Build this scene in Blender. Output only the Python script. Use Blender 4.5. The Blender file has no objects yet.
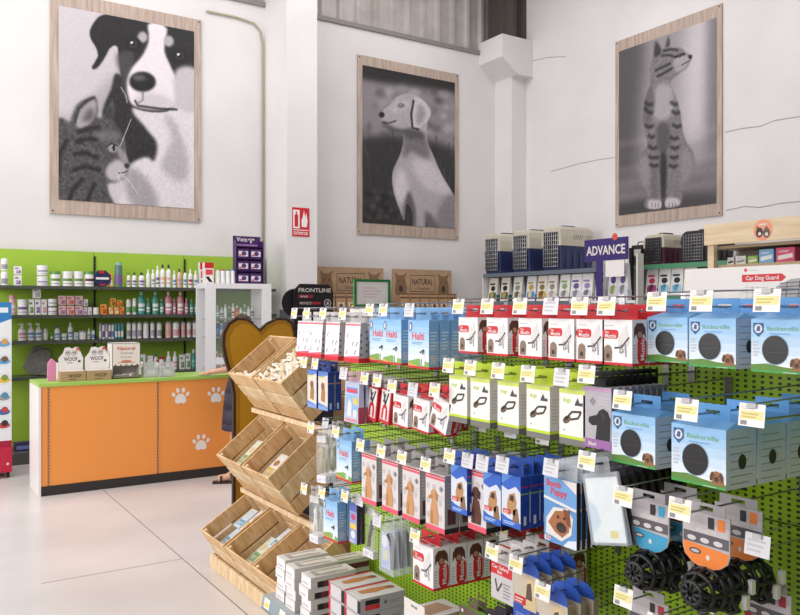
import bpy, bmesh, math, random
import numpy as np
from mathutils import Vector, Matrix

R = random.Random(11)
SC = bpy.context.scene
COL = SC.collection
# ------------------------------------------------------------------ camera (level, 35 mm, 1.65 m up)
EYE, FPX, YAW = 1.65, 785.0, math.radians(32.9)
SX, CX = math.sin(YAW), math.cos(YAW)
cam_d = bpy.data.cameras.new('camera')
cam = bpy.data.objects.new('camera', cam_d)
COL.objects.link(cam)
cam.location = (0, 0, EYE)
cam.rotation_euler = (math.radians(90), 0, -YAW)
cam_d.sensor_width = 36
cam_d.lens = FPX / 800 * 36
cam_d.clip_end = 60
SC.camera = cam


def ray(px):
    t = (px - 400) / FPX
    return SX + CX * t, CX - SX * t


def yat(px, X):      # Y of the vertical plane X = const under pixel column px
    dx, dy = ray(px)
    return X * dy / dx


def xat(px, Y):
    dx, dy = ray(px)
    return Y * dx / dy


def zX(px, py, X):
    return EYE - (py - 308) * X / ray(px)[0] / FPX


def zY(px, py, Y):
    return EYE - (py - 308) * Y / ray(px)[1] / FPX


# ------------------------------------------------------------------ materials
_M = {}


def lin(h):
    if isinstance(h, str):
        h = h.lstrip('#')
        c = [int(h[i:i + 2], 16) / 255 for i in (0, 2, 4)]
        return tuple(x / 12.92 if x <= .04045 else ((x + .055) / 1.055) ** 2.4 for x in c) + (1,)
    return tuple(h) + (1,)


def nodes(name):
    m = bpy.data.materials.new(name)
    m.use_nodes = True
    nt = m.node_tree
    return m, nt, nt.nodes['Principled BSDF']


def col(h, rough=.55, metal=0.0):
    k = (h, rough, metal)
    if k not in _M:
        m, nt, b = nodes('paint_' + h.lstrip('#'))
        b.inputs['Roughness'].default_value = rough
        b.inputs['Metallic'].default_value = metal
        n = nt.nodes.new('ShaderNodeTexNoise')
        n.inputs['Scale'].default_value = 35
        r = nt.nodes.new('ShaderNodeValToRGB')
        c = lin(h)
        r.color_ramp.elements[0].position = .25
        r.color_ramp.elements[1].position = .75
        r.color_ramp.elements[0].color = tuple(x * .95 for x in c[:3]) + (1,)
        r.color_ramp.elements[1].color = c
        nt.links.new(n.outputs['Fac'], r.inputs['Fac'])
        nt.links.new(r.outputs['Color'], b.inputs['Base Color'])
        _M[k] = m
    return _M[k]


def wood(key, c0, c1, scale=(1, 1, 1), rough=.6, nscale=6):
    k = ('wood', key)
    if k not in _M:
        m, nt, b = nodes('wood_' + key)
        tc = nt.nodes.new('ShaderNodeTexCoord')
        mp = nt.nodes.new('ShaderNodeMapping')
        mp.inputs['Scale'].default_value = scale
        n = nt.nodes.new('ShaderNodeTexNoise')
        n.inputs['Scale'].default_value = nscale
        n.inputs['Detail'].default_value = 6
        n.inputs['Distortion'].default_value = .6
        r = nt.nodes.new('ShaderNodeValToRGB')
        r.color_ramp.elements[0].position = .32
        r.color_ramp.elements[1].position = .68
        r.color_ramp.elements[0].color = lin(c0)
        r.color_ramp.elements[1].color = lin(c1)
        L = nt.links.new
        L(tc.outputs['Object'], mp.inputs['Vector'])
        L(mp.outputs['Vector'], n.inputs['Vector'])
        L(n.outputs['Fac'], r.inputs['Fac'])
        L(r.outputs['Color'], b.inputs['Base Color'])
        b.inputs['Roughness'].default_value = rough
        _M[k] = m
    return _M[k]


def noisy(key, c0, c1, nscale=2, rough=.8, p0=.3, p1=.7, bump=0.0, detail=5):
    k = ('noisy', key)
    if k not in _M:
        m, nt, b = nodes(key)
        tc = nt.nodes.new('ShaderNodeTexCoord')
        n = nt.nodes.new('ShaderNodeTexNoise')
        n.inputs['Scale'].default_value = nscale
        n.inputs['Detail'].default_value = detail
        r = nt.nodes.new('ShaderNodeValToRGB')
        r.color_ramp.elements[0].position = p0
        r.color_ramp.elements[1].position = p1
        r.color_ramp.elements[0].color = lin(c0)
        r.color_ramp.elements[1].color = lin(c1)
        L = nt.links.new
        L(tc.outputs['Object'], n.inputs['Vector'])
        L(n.outputs['Fac'], r.inputs['Fac'])
        L(r.outputs['Color'], b.inputs['Base Color'])
        b.inputs['Roughness'].default_value = rough
        if bump:
            n2 = nt.nodes.new('ShaderNodeTexNoise')
            n2.inputs['Scale'].default_value = 40
            bp = nt.nodes.new('ShaderNodeBump')
            bp.inputs['Strength'].default_value = bump
            L(tc.outputs['Object'], n2.inputs['Vector'])
            L(n2.outputs['Fac'], bp.inputs['Height'])
            L(bp.outputs['Normal'], b.inputs['Normal'])
        _M[k] = m
    return _M[k]


def clear(key, tint='#ffffff', opaque=.3, rough=.15):
    k = ('clear', key)
    if k not in _M:
        m, nt, b = nodes(key)
        b.inputs['Base Color'].default_value = lin(tint)
        b.inputs['Roughness'].default_value = rough
        tr = nt.nodes.new('ShaderNodeBsdfTransparent')
        mx = nt.nodes.new('ShaderNodeMixShader')
        mx.inputs[0].default_value = opaque
        out = nt.nodes['Material Output']
        nt.links.new(tr.outputs[0], mx.inputs[1])
        nt.links.new(b.outputs[0], mx.inputs[2])
        nt.links.new(mx.outputs[0], out.inputs['Surface'])
        _M[k] = m
    return _M[k]


def perforated():
    """Lime steel sheet with a grid of dark slots (object coordinates: x along the panel, z up)."""
    k = 'perforated'
    if k in _M:
        return _M[k]
    m, nt, b = nodes('lime_perforated_steel')
    L = nt.links.new
    tc = nt.nodes.new('ShaderNodeTexCoord')
    sp = nt.nodes.new('ShaderNodeSeparateXYZ')
    L(tc.outputs['Object'], sp.inputs[0])

    def mth(op, a, v):
        n = nt.nodes.new('ShaderNodeMath')
        n.operation = op
        for i, q in enumerate((a, v)):
            if q is None:
                continue
            if isinstance(q, (int, float)):
                n.inputs[i].default_value = q
            else:
                L(q, n.inputs[i])
        return n.outputs[0]

    def slot(src, pitch, half):
        f = mth('FRACT', mth('DIVIDE', src, pitch), None)
        d = mth('ABSOLUTE', mth('SUBTRACT', f, .5), None)
        return mth('LESS_THAN', d, half)
    hole = mth('MULTIPLY', slot(sp.outputs['Y'], .025, .2), slot(sp.outputs['Z'], .0150, .24))
    mx = nt.nodes.new('ShaderNodeMix')
    mx.data_type = 'RGBA'
    L(hole, mx.inputs['Factor'])
    mx.inputs['A'].default_value = lin('#9cc128')
    mx.inputs['B'].default_value = lin('#27300a')
    L(mx.outputs['Result'], b.inputs['Base Color'])
    b.inputs['Roughness'].default_value = .4
    _M[k] = m
    return m


def vcol_mat(name, rough=.45):
    m, nt, b = nodes(name)
    a = nt.nodes.new('ShaderNodeVertexColor')
    a.layer_name = 'ink'
    nt.links.new(a.outputs['Color'], b.inputs['Base Color'])
    b.inputs['Roughness'].default_value = rough
    return m


WHITE, OFFW, BLACK = col('#f1efed'), col('#e2ddd6'), col('#151416')
RED, LRED, PINKRED = col('#cf1f2b'), col('#e04450'), col('#e5566b')
GREY, DGREY, LGREY = col('#8f8d90'), col('#48464a'), col('#c3c0c0')
LIME, LIMEP = col('#b5d334'), col('#c3dc2e')
BLUE, NAVY, SKY, PALE = col('#2b58b8'), col('#1c2f78'), col('#6aa5dc'), col('#b9d8ee')
GREEN, TEAL = col('#5aa23a'), col('#2b8f8a')
TAN, BROWN, DBROWN = col('#c58a4e'), col('#6d4029'), col('#38241c')
PURPLE, LILAC = col('#5c2c7e'), col('#b685b8')
ORANGE, YELLOW = col('#f08a2c'), col('#e8d44c')
CHROME = col('#a9a9ad', .25, .9)
STEELD = col('#4c4d50', .45, .3)
PINE = wood('pine', '#c59a66', '#e2c294', (3, 14, 3), .65, 3)
PINE2 = wood('pine_pale', '#d2b083', '#ebd6b0', (3, 14, 3), .65, 3)
PLASTIC = clear('clear_wrap', '#f4f6f8', .17, .12)
PLASTICH = clear('hazy_wrap', '#e6ecf2', .3, .2)
GLASS = clear('cabinet_glass', '#eef6f4', .07, .03)

# ------------------------------------------------------------------ mesh builder
_TXT = {}


def text_geo(s, bold):
    k = (s, bold)
    if k not in _TXT:
        c = bpy.data.curves.new('lettering', 'FONT')
        c.body = s
        c.size = 1
        c.resolution_u = 2
        c.offset = .022 if bold else .004
        o = bpy.data.objects.new('lettering', c)
        COL.objects.link(o)
        bpy.context.view_layer.update()
        me = o.to_mesh()
        v = [(p.co.x, p.co.y) for p in me.vertices]
        f = [tuple(p.vertices) for p in me.polygons]
        o.to_mesh_clear()
        bpy.data.objects.remove(o)
        bpy.data.curves.remove(c)
        _TXT[k] = (v, f)
    return _TXT[k]


class MB:
    def __init__(s):
        s.v, s.f, s.m, s.mats, s.sm = [], [], [], [], []
        s.M = None
        s.frame((0, 0, 0), (1, 0, 0), (0, 0, 1))

    def mi(s, mat):
        if mat not in s.mats:
            s.mats.append(mat)
        return s.mats.index(mat)

    def add(s, vs, fs, mat, smooth=False):
        b = len(s.v)
        s.v += [tuple(s.M @ Vector(p)) if s.M else tuple(p) for p in vs]
        i = mat if isinstance(mat, int) else s.mi(mat)
        for f in fs:
            s.f.append(tuple(b + k for k in f))
            s.m.append(i)
            s.sm.append(smooth)

    def box(s, x0, x1, y0, y1, z0, z1, mat):
        s.add([(x0, y0, z0), (x1, y0, z0), (x1, y1, z0), (x0, y1, z0), (x0, y0, z1), (x1, y0, z1), (x1, y1, z1), (x0, y1, z1)],
              [(0, 3, 2, 1), (4, 5, 6, 7), (0, 1, 5, 4), (1, 2, 6, 5), (2, 3, 7, 6), (3, 0, 4, 7)], mat)

    def body(s, w, d, h, mat, dt=None, wt=None, z0=0):
        """box centred on x, y; narrower at the top when dt / wt are given; sets the front frame"""
        dt, wt = d if dt is None else dt, w if wt is None else wt
        a, b, c, e = w / 2, d / 2, wt / 2, dt / 2
        s.add([(-a, -b, z0), (a, -b, z0), (a, b, z0), (-a, b, z0), (-c, -e, z0 + h), (c, -e, z0 + h), (c, e, z0 + h), (-c, e, z0 + h)],
              [(0, 3, 2, 1), (4, 5, 6, 7), (0, 1, 5, 4), (1, 2, 6, 5), (2, 3, 7, 6), (3, 0, 4, 7)], mat)
        s.dims = (w, d, h, z0, dt)
        s.front()

    def front(s):
        w, d, h, z0, dt = s.dims
        up = Vector((0, (d - dt) / 2, h)).normalized()
        s.frame((-w / 2, -d / 2, z0), (1, 0, 0), up)

    def side(s):
        w, d, h, z0, dt = s.dims
        s.frame((w / 2, -d / 2, z0), (0, 1, 0), (0, 0, 1))

    def top(s):
        w, d, h, z0, dt = s.dims
        s.frame((-w / 2, -d / 2, z0 + h), (1, 0, 0), (0, 1, 0))

    def frame(s, o, u, v):
        s.o, s.u, s.w_ = Vector(o), Vector(u), Vector(v)
        s.n = s.u.cross(s.w_).normalized()

    def pt(s, a, b, l):
        return s.o + s.u * a + s.w_ * b + s.n * (.0004 * l)

    def P(s, pts, mat, l=1):
        s.add([s.pt(a, b, l) for a, b in pts], [tuple(range(len(pts)))], mat)

    def Q(s, a0, a1, b0, b1, mat, l=1):
        s.P([(a0, b0), (a1, b0), (a1, b1), (a0, b1)], mat, l)

    def E(s, a, b, ra, rb, mat, l=1, n=14, rot=0):
        p = []
        for i in range(n):
            t = i * 2 * math.pi / n
            x, y = ra * math.cos(t), rb * math.sin(t)
            p.append((a + x * math.cos(rot) - y * math.sin(rot), b + x * math.sin(rot) + y * math.cos(rot)))
        s.P(p, mat, l)

    def RR(s, a0, a1, b0, b1, r, mat, l=1, n=4):
        p = []
        for (x, y, t0) in ((a1 - r, b0 + r, -90), (a1 - r, b1 - r, 0), (a0 + r, b1 - r, 90), (a0 + r, b0 + r, 180)):
            for i in range(n + 1):
                t = math.radians(t0 + 90 * i / n)
                p.append((x + r * math.cos(t), y + r * math.sin(t)))
        s.P(p, mat, l)
        return p

    def ring(s, a, b, r, w, mat, l=1, n=18):
        for i in range(n):
            t0, t1 = i * 2 * math.pi / n, (i + 1) * 2 * math.pi / n
            s.P([(a + r * math.cos(t0), b + r * math.sin(t0)), (a + (r + w) * math.cos(t0), b + (r + w) * math.sin(t0)),
                 (a + (r + w) * math.cos(t1), b + (r + w) * math.sin(t1)), (a + r * math.cos(t1), b + r * math.sin(t1))], mat, l)

    def line(s, pts, w, mat, l=1):
        for (x0, y0), (x1, y1) in zip(pts, pts[1:]):
            d = math.hypot(x1 - x0, y1 - y0) or 1
            nx, ny = -(y1 - y0) / d * w / 2, (x1 - x0) / d * w / 2
            s.P([(x0 - nx, y0 - ny), (x1 - nx, y1 - ny), (x1 + nx, y1 + ny), (x0 + nx, y0 + ny)], mat, l)

    def T(s, txt, a, b, h, mat, l=2, bold=True, fit=None, skew=0, vert=False):
        """lettering with its lower left corner at (a, b); fit = greatest width"""
        v, f = text_geo(txt, bold)
        if not v:
            return
        x0, x1 = min(p[0] for p in v), max(p[0] for p in v)
        k = h / .72
        kx = k if not fit else min(k * 1.25, fit / (x1 - x0))
        q = []
        for x, y in v:
            X, Y = (x - x0) * kx + skew * y * k, y * k
            q.append(s.pt(a - Y, b + X, l) if vert else s.pt(a + X, b + Y, l))
        s.add(q, f, mat)

    def scrib(s, a0, a1, b0, b1, n, mat, l=1):
        """rows of small print"""
        st = (b1 - b0) / n
        for i in range(n):
            s.Q(a0, a0 + (a1 - a0) * (.75 + .25 * ((i * 7) % 3) / 2), b0 + i * st, b0 + i * st + st * .45, mat, l)

    def lathe(s, prof, mats, n=12, c=(0, 0), cap=True):
        rings = [[(c[0] + r * math.cos(2 * math.pi * i / n), c[1] + r * math.sin(2 * math.pi * i / n), z) for i in range(n)] for r, z in prof]
        for k in range(len(prof) - 1):
            mt = mats[k] if isinstance(mats, (list, tuple)) else mats
            s.add(rings[k] + rings[k + 1], [(i, (i + 1) % n, n + (i + 1) % n, n + i) for i in range(n)], mt, True)
        if cap:
            s.add(rings[0], [tuple(range(n))[::-1]], mats[0] if isinstance(mats, (list, tuple)) else mats)
            s.add(rings[-1], [tuple(range(n))], mats[-1] if isinstance(mats, (list, tuple)) else mats)

    def tube(s, pts, r, mat, n=6, closed=False):
        pts = [Vector(p) for p in pts]
        N = len(pts)
        rs = r if isinstance(r, (list, tuple)) else [r] * N
        V = []
        ref = None
        for i, p in enumerate(pts):
            a = pts[(i - 1) % N] if closed or i else pts[0]
            b = pts[(i + 1) % N] if closed or i < N - 1 else pts[-1]
            d = (b - a).normalized()
            if ref is None:
                ref = Vector((0, 0, 1)) if abs(d.z) < .9 else Vector((1, 0, 0))
            e = (ref - d * ref.dot(d))
            e = e.normalized() if e.length > 1e-6 else d.orthogonal().normalized()
            ref = e
            g = d.cross(e)
            V += [p + (e * math.cos(2 * math.pi * k / n) + g * math.sin(2 * math.pi * k / n)) * rs[i] for k in range(n)]
        F = []
        for i in range(N if closed else N - 1):
            j = (i + 1) % N
            F += [(i * n + k, i * n + (k + 1) % n, j * n + (k + 1) % n, j * n + k) for k in range(n)]
        if not closed:
            F += [tuple(range(n))[::-1], tuple(range((N - 1) * n, N * n))]
        s.add(V, F, mat, True)

    def prism(s, pts, th, mat, edge=None):
        """outline in the current frame pushed back by th"""
        n = len(pts)
        A = [s.pt(a, b, 0) for a, b in pts]
        B = [p - s.n * th for p in A]
        s.add(A, [tuple(range(n))], mat)
        s.add(B, [tuple(range(n))[::-1]], edge or mat)
        s.add(A + B, [(i, n + i, n + (i + 1) % n, (i + 1) % n) for i in range(n)], edge or mat)

    def build(s, name, parent=None, loc=None, rz=0, bevel=0):
        me = bpy.data.meshes.new(name)
        me.from_pydata(s.v, [], s.f)
        for m in s.mats:
            me.materials.append(m)
        me.polygons.foreach_set('material_index', s.m)
        me.polygons.foreach_set('use_smooth', s.sm)
        me.update()
        o = bpy.data.objects.new(name, me)
        COL.objects.link(o)
        if parent:
            o.parent = parent
        if loc is not None:
            o.location = loc
        o.rotation_euler = (0, 0, rz)
        if bevel:
            b = o.modifiers.new('soft_edge', 'BEVEL')
            b.width = bevel
            b.segments = 2
            b.limit_method = 'ANGLE'
        return o


_LBL = {}


def tag(o, label, cat, group=None):
    o['label'] = label
    o['category'] = cat
    if group:
        o['group'] = group
    elif 'group' in o:
        del o['group']
    _LBL.setdefault(label.lower(), []).append(o.name)
    if not 4 <= len(label.split()) <= 16:
        print('LABEL LENGTH', len(label.split()), label)
    return o


def struct(o):
    o['kind'] = 'structure'
    return o


def empty(name, loc=(0, 0, 0), rz=0):
    o = bpy.data.objects.new(name, None)
    COL.objects.link(o)
    o.location = loc
    o.rotation_euler = (0, 0, rz)
    return o


def dup(o, loc=None, rz=None):
    c = o.copy()
    COL.objects.link(c)
    for ch in list(o.children):
        d = ch.copy()
        COL.objects.link(d)
        d.parent = c
        for g in list(ch.children):
            e = g.copy()
            COL.objects.link(e)
            e.parent = d
    if loc is not None:
        c.location = loc
    if rz is not None:
        c.rotation_euler = (0, 0, rz)
    return c


class Proto:
    """the first placing uses the object itself, later ones copy it"""
    def __init__(s, make, *a, **k):
        s.make, s.a, s.k, s.o = make, a, k, None

    def put(s, loc, rz=0):
        if s.o is None:
            s.o = s.make(*s.a, **s.k)
            s.o.location = loc
            s.o.rotation_euler = (0, 0, rz)
            return s.o
        return dup(s.o, loc, rz)


ORD = ['first', 'second', 'third', 'fourth', 'fifth', 'sixth', 'seventh', 'eighth', 'ninth', 'tenth', 'eleventh', 'twelfth',
       'thirteenth', 'fourteenth', 'fifteenth', 'sixteenth', 'seventeenth', 'eighteenth', 'nineteenth', 'twentieth'] + \
      ['twenty-' + w for w in 'first second third fourth fifth sixth seventh eighth ninth'.split()] + ['thirtieth'] + \
      ['thirty-' + w for w in 'first second third fourth fifth sixth seventh eighth ninth'.split()] + ['fortieth'] + \
      ['forty-' + w for w in 'first second third fourth fifth sixth seventh eighth ninth'.split()]
FACE_X = math.radians(-90)     # front faces the aisle (world -X)

# ================================================================== THE HALL
FLOOR = noisy('polished_concrete', '#c0bcba', '#dad5d3', .8, .3, .3, .66, 0, 8)
WALL = noisy('painted_blockwork', '#dad7d6', '#e6e4e3', .8, .85, .3, .7, .06)
YB, XR = 9.6, 8.3


def slab(name, x0, x1, y0, y1, z0, z1, mat):
    b = MB()
    b.box(x0, x1, y0, y1, z0, z1, mat)
    return struct(b.build(name))


slab('floor', -7, XR + .2, -4, YB + .2, -.1, 0, FLOOR)
slab('wall_back', -7, XR + .2, YB, YB + .2, 0, 5.62, WALL)
slab('wall_right', XR, XR + .2, -4, YB + .2, 0, 7.2, WALL)
slab('wall_left', -7.2, -7, -4, YB + .2, 0, 7.2, WALL)
slab('ceiling', -7, XR + .2, -4, YB + .2, 7.2, 7.3, col('#d8d8d8'))
slab('wall_pillar', 4.10, 4.52, 8.92, YB, 0, 7.2, WALL)
slab('wall_corner_column', 8.0, XR, 9.2, YB, 0, 5.2, WALL)
# expansion joints in the floor
JOINT = col('#8d8883', .8)
for i, (x0, x1, y0, y1) in enumerate(((1.597, 1.604, -4, 7.4), (.75, 1.597, 5.1, 5.104))):
    slab('trim_%d' % (i + 1), x0, x1, y0, y1, 0, .0015, JOINT)
# corrugated cladding above the blockwork
b = MB()
CLAD = noisy('galvanised_cladding', '#a8a29d', '#c4bfba', 3, .5)
n = 0
x = -7.0
pts = []
while x < XR + .2:
    pts += [(x, 0), (x + .17, 0), (x + .2, .05), (x + .25, .05), (x + .28, 0)]
    x += .28
for (xa, ya), (xb, yb) in zip(pts, pts[1:]):
    b.add([(xa, YB + .1 - ya, 5.62), (xb, YB + .1 - yb, 5.62), (xb, YB + .1 - yb, 7.2), (xa, YB + .1 - ya, 7.2)], [(0, 1, 2, 3)], CLAD)
struct(b.build('wall_cladding'))
slab('trim_3', -7, XR, YB - .03, YB + .06, 5.58, 5.64, col('#8b8683'))
# corbel on the corner column and the steel beam standing on it
b = MB()
b.frame((8.3, 9.12, 0), (-1, 0, 0), (0, 0, 1))
pr = [(0, 5.2), (.3, 5.2), (.62, 5.42), (.62, 5.76), (0, 5.76)]
A = [(8.3 - u, 9.05, z) for u, z in pr]
Bk = [(8.3 - u, YB, z) for u, z in pr]
b.add(A + Bk, [(0, 1, 2, 3, 4), (9, 8, 7, 6, 5)] + [(i, i + 5, (i + 1) % 5 + 5, (i + 1) % 5) for i in range(5)], WALL)
struct(b.build('wall_corbel'))
b = MB()
b.box(7.78, 7.86, 9.2, 9.5, 5.76, 7.2, col('#4a4340'))
b.box(7.86, 8.22, 9.33, 9.37, 5.76, 7.2, col('#6c6460'))
b.box(8.22, 8.3, 9.2, 9.5, 5.76, 7.2, col('#4a4340'))
struct(b.build('wall_steel_column'))
# conduit along the back wall, bending down beside the pillar
b = MB()
zc = zY(200, 14, YB)
P_ = [(xat(206, YB), YB - .02, zY(206, 12, YB)), (xat(235, YB), YB - .02, zY(235, 18, YB))]
xe = xat(262, YB)
P_ += [(xe - .12, YB - .02, zY(252, 24, YB)), (xe - .03, YB - .02, zY(259, 32, YB)), (xe, YB - .02, zY(262, 44, YB)), (xe, YB - .02, .12)]
b.tube(P_, .014, col('#b3aa90'), 8)
o = b.build('wall_conduit_pipe')
tag(o, 'thin beige conduit bending down the white wall beside the pillar', 'pipe')

# ------------------------------------------------------------------ posters: photographs printed in grey, painted as colours on a fine grid
GW, GH = 260, 366


def homog(q):
    A, B = [], []
    for (x, y), (u, v) in zip(q, ((0, 0), (1, 0), (1, 1), (0, 1))):
        A += [[x, y, 1, 0, 0, 0, -u * x, -u * y], [0, 0, 0, x, y, 1, -v * x, -v * y]]
        B += [u, v]
    h = np.append(np.linalg.solve(np.array(A, float), np.array(B, float)), 1).reshape(3, 3)

    def f(p):
        r = h @ np.array([p[0], p[1], 1.0])
        return r[0] / r[2], r[1] / r[2]
    return f


class Paint:
    def __init__(s, quad, bg):
        s.U, s.V = np.meshgrid((np.arange(GW)) / (GW - 1), (np.arange(GH)) / (GH - 1))
        s.f = homog(quad)
        s.im = np.full((GH, GW), float(bg))
        s.rng = np.random.RandomState(5)

    def blur(s, m, r):
        for _ in range(2):
            for ax in (0, 1):
                k = max(0, int(round(r)))
                if k < 1:
                    continue
                p = np.pad(m, [(k, k) if a == ax else (0, 0) for a in (0, 1)], mode='edge')
                c = np.cumsum(np.insert(p, 0, 0, axis=ax), axis=ax)
                n_ = m.shape[ax]
                m = (np.take(c, range(2 * k + 1, 2 * k + 1 + n_), axis=ax) - np.take(c, range(0, n_), axis=ax)) / (2 * k + 1)
        return m

    def mask(s, pts, smooth=True):
        p = [s.f(q) for q in pts]
        if smooth and len(p) > 3:
            o = []
            N = len(p)
            for i in range(N):
                p0, p1, p2, p3 = (np.array(p[(i + k) % N]) for k in (-1, 0, 1, 2))
                for t in (0, .25, .5, .75):
                    o.append(.5 * ((2 * p1) + (p2 - p0) * t + (2 * p0 - 5 * p1 + 4 * p2 - p3) * t * t + (3 * p1 - p0 - 3 * p2 + p3) * t ** 3))
            p = o
        m = np.zeros((GH, GW), bool)
        for (x0, y0), (x1, y1) in zip(p, list(p[1:]) + [p[0]]):
            if y0 == y1:
                continue
            c = ((y0 > s.V) != (y1 > s.V)) & (s.U < (x1 - x0) * (s.V - y0) / (y1 - y0) + x0)
            m ^= c
        return m.astype(float)

    def fill(s, pts, g, soft=1, a=1.0, smooth=True, clip=None):
        m = s.blur(s.mask(pts, smooth), soft) * a
        if clip is not None:
            m = m * clip
        s.im = s.im * (1 - m) + g * m
        return m

    def ell(s, c, rx, ry, g, soft=1, a=1.0, clip=None, rot=0):
        cr, sr = math.cos(math.radians(rot)), math.sin(math.radians(rot))
        pts = []
        for i in range(16):
            t = i * math.pi / 8
            x, y = rx * math.cos(t), ry * math.sin(t)
            pts.append((c[0] + x * cr - y * sr, c[1] + x * sr + y * cr))
        return s.fill(pts, g, soft, a, True, clip)

    def stroke(s, pts, w, g, soft=1, a=1.0, clip=None):
        L_, R_ = [], []
        for i, p in enumerate(pts):
            q0, q1 = pts[max(0, i - 1)], pts[min(len(pts) - 1, i + 1)]
            d = math.hypot(q1[0] - q0[0], q1[1] - q0[1]) or 1
            nx, ny = -(q1[1] - q0[1]) / d * w / 2, (q1[0] - q0[0]) / d * w / 2
            L_.append((p[0] + nx, p[1] + ny))
            R_.append((p[0] - nx, p[1] - ny))
        return s.fill(L_ + R_[::-1], g, soft, a, False, clip)

    def fur(s, m, amt, sx=1, sy=3):
        n_ = s.rng.randn(GH, GW)
        n_ = s.blur(n_, 1)
        if sy > 1:
            n_ = (n_ + np.roll(n_, 1, 0) + np.roll(n_, 2, 0)) / 3
        n_ /= n_.std()
        s.im = s.im + n_ * amt * m

    def mesh(s, w, h, name, parent, mat):
        im = np.clip(.5 + (s.im - .5) * 1.12 - .05, .03, .95)
        L_ = np.where(im <= .04045, im / 12.92, ((im + .055) / 1.055) ** 2.4)
        xs, zs = (s.U - .5) * w, (.5 - s.V) * h
        v = np.stack([xs, np.full_like(xs, -.006), zs], -1).reshape(-1, 3)
        idx = np.arange(GW * GH).reshape(GH, GW)
        f = np.stack([idx[1:, :-1], idx[1:, 1:], idx[:-1, 1:], idx[:-1, :-1]], -1).reshape(-1, 4)
        me = bpy.data.meshes.new(name)
        me.from_pydata(v.tolist(), [], f.tolist())
        at = me.color_attributes.new('ink', 'FLOAT_COLOR', 'POINT')
        g = L_.reshape(-1)
        c = np.stack([g * 1.0, g * .93, g * .98, np.ones_like(g)], -1)
        at.data.foreach_set('color', c.astype(np.float32).reshape(-1))
        me.materials.append(mat)
        o = bpy.data.objects.new(name, me)
        COL.objects.link(o)
        o.parent = parent
        return o


PRINT = vcol_mat('grey_photo_print', .5)
OAK = wood('oak', '#a59286', '#c6b4a6', (7, 7, .5), .6, 4)


def poster(loc, rz, w, h, iw, ih, paint, label, dz=0):
    b = MB()
    b.box(-w / 2, w / 2, 0, .02, -h / 2, h / 2, OAK)
    for sx in (-1, 1):
        for sz in (-1, 1):
            b.frame((0, 0, 0), (1, 0, 0), (0, 0, 1))
            b.E(sx * (w / 2 - .03), sz * (h / 2 - .03), .012, .012, DGREY, 2, 8)
    o = b.build('wall_poster', None, loc, rz)
    p = paint.mesh(iw, ih, 'photo_print', o, PRINT)
    p.location.z = dz
    tag(o, label, 'poster')
    return o


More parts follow.
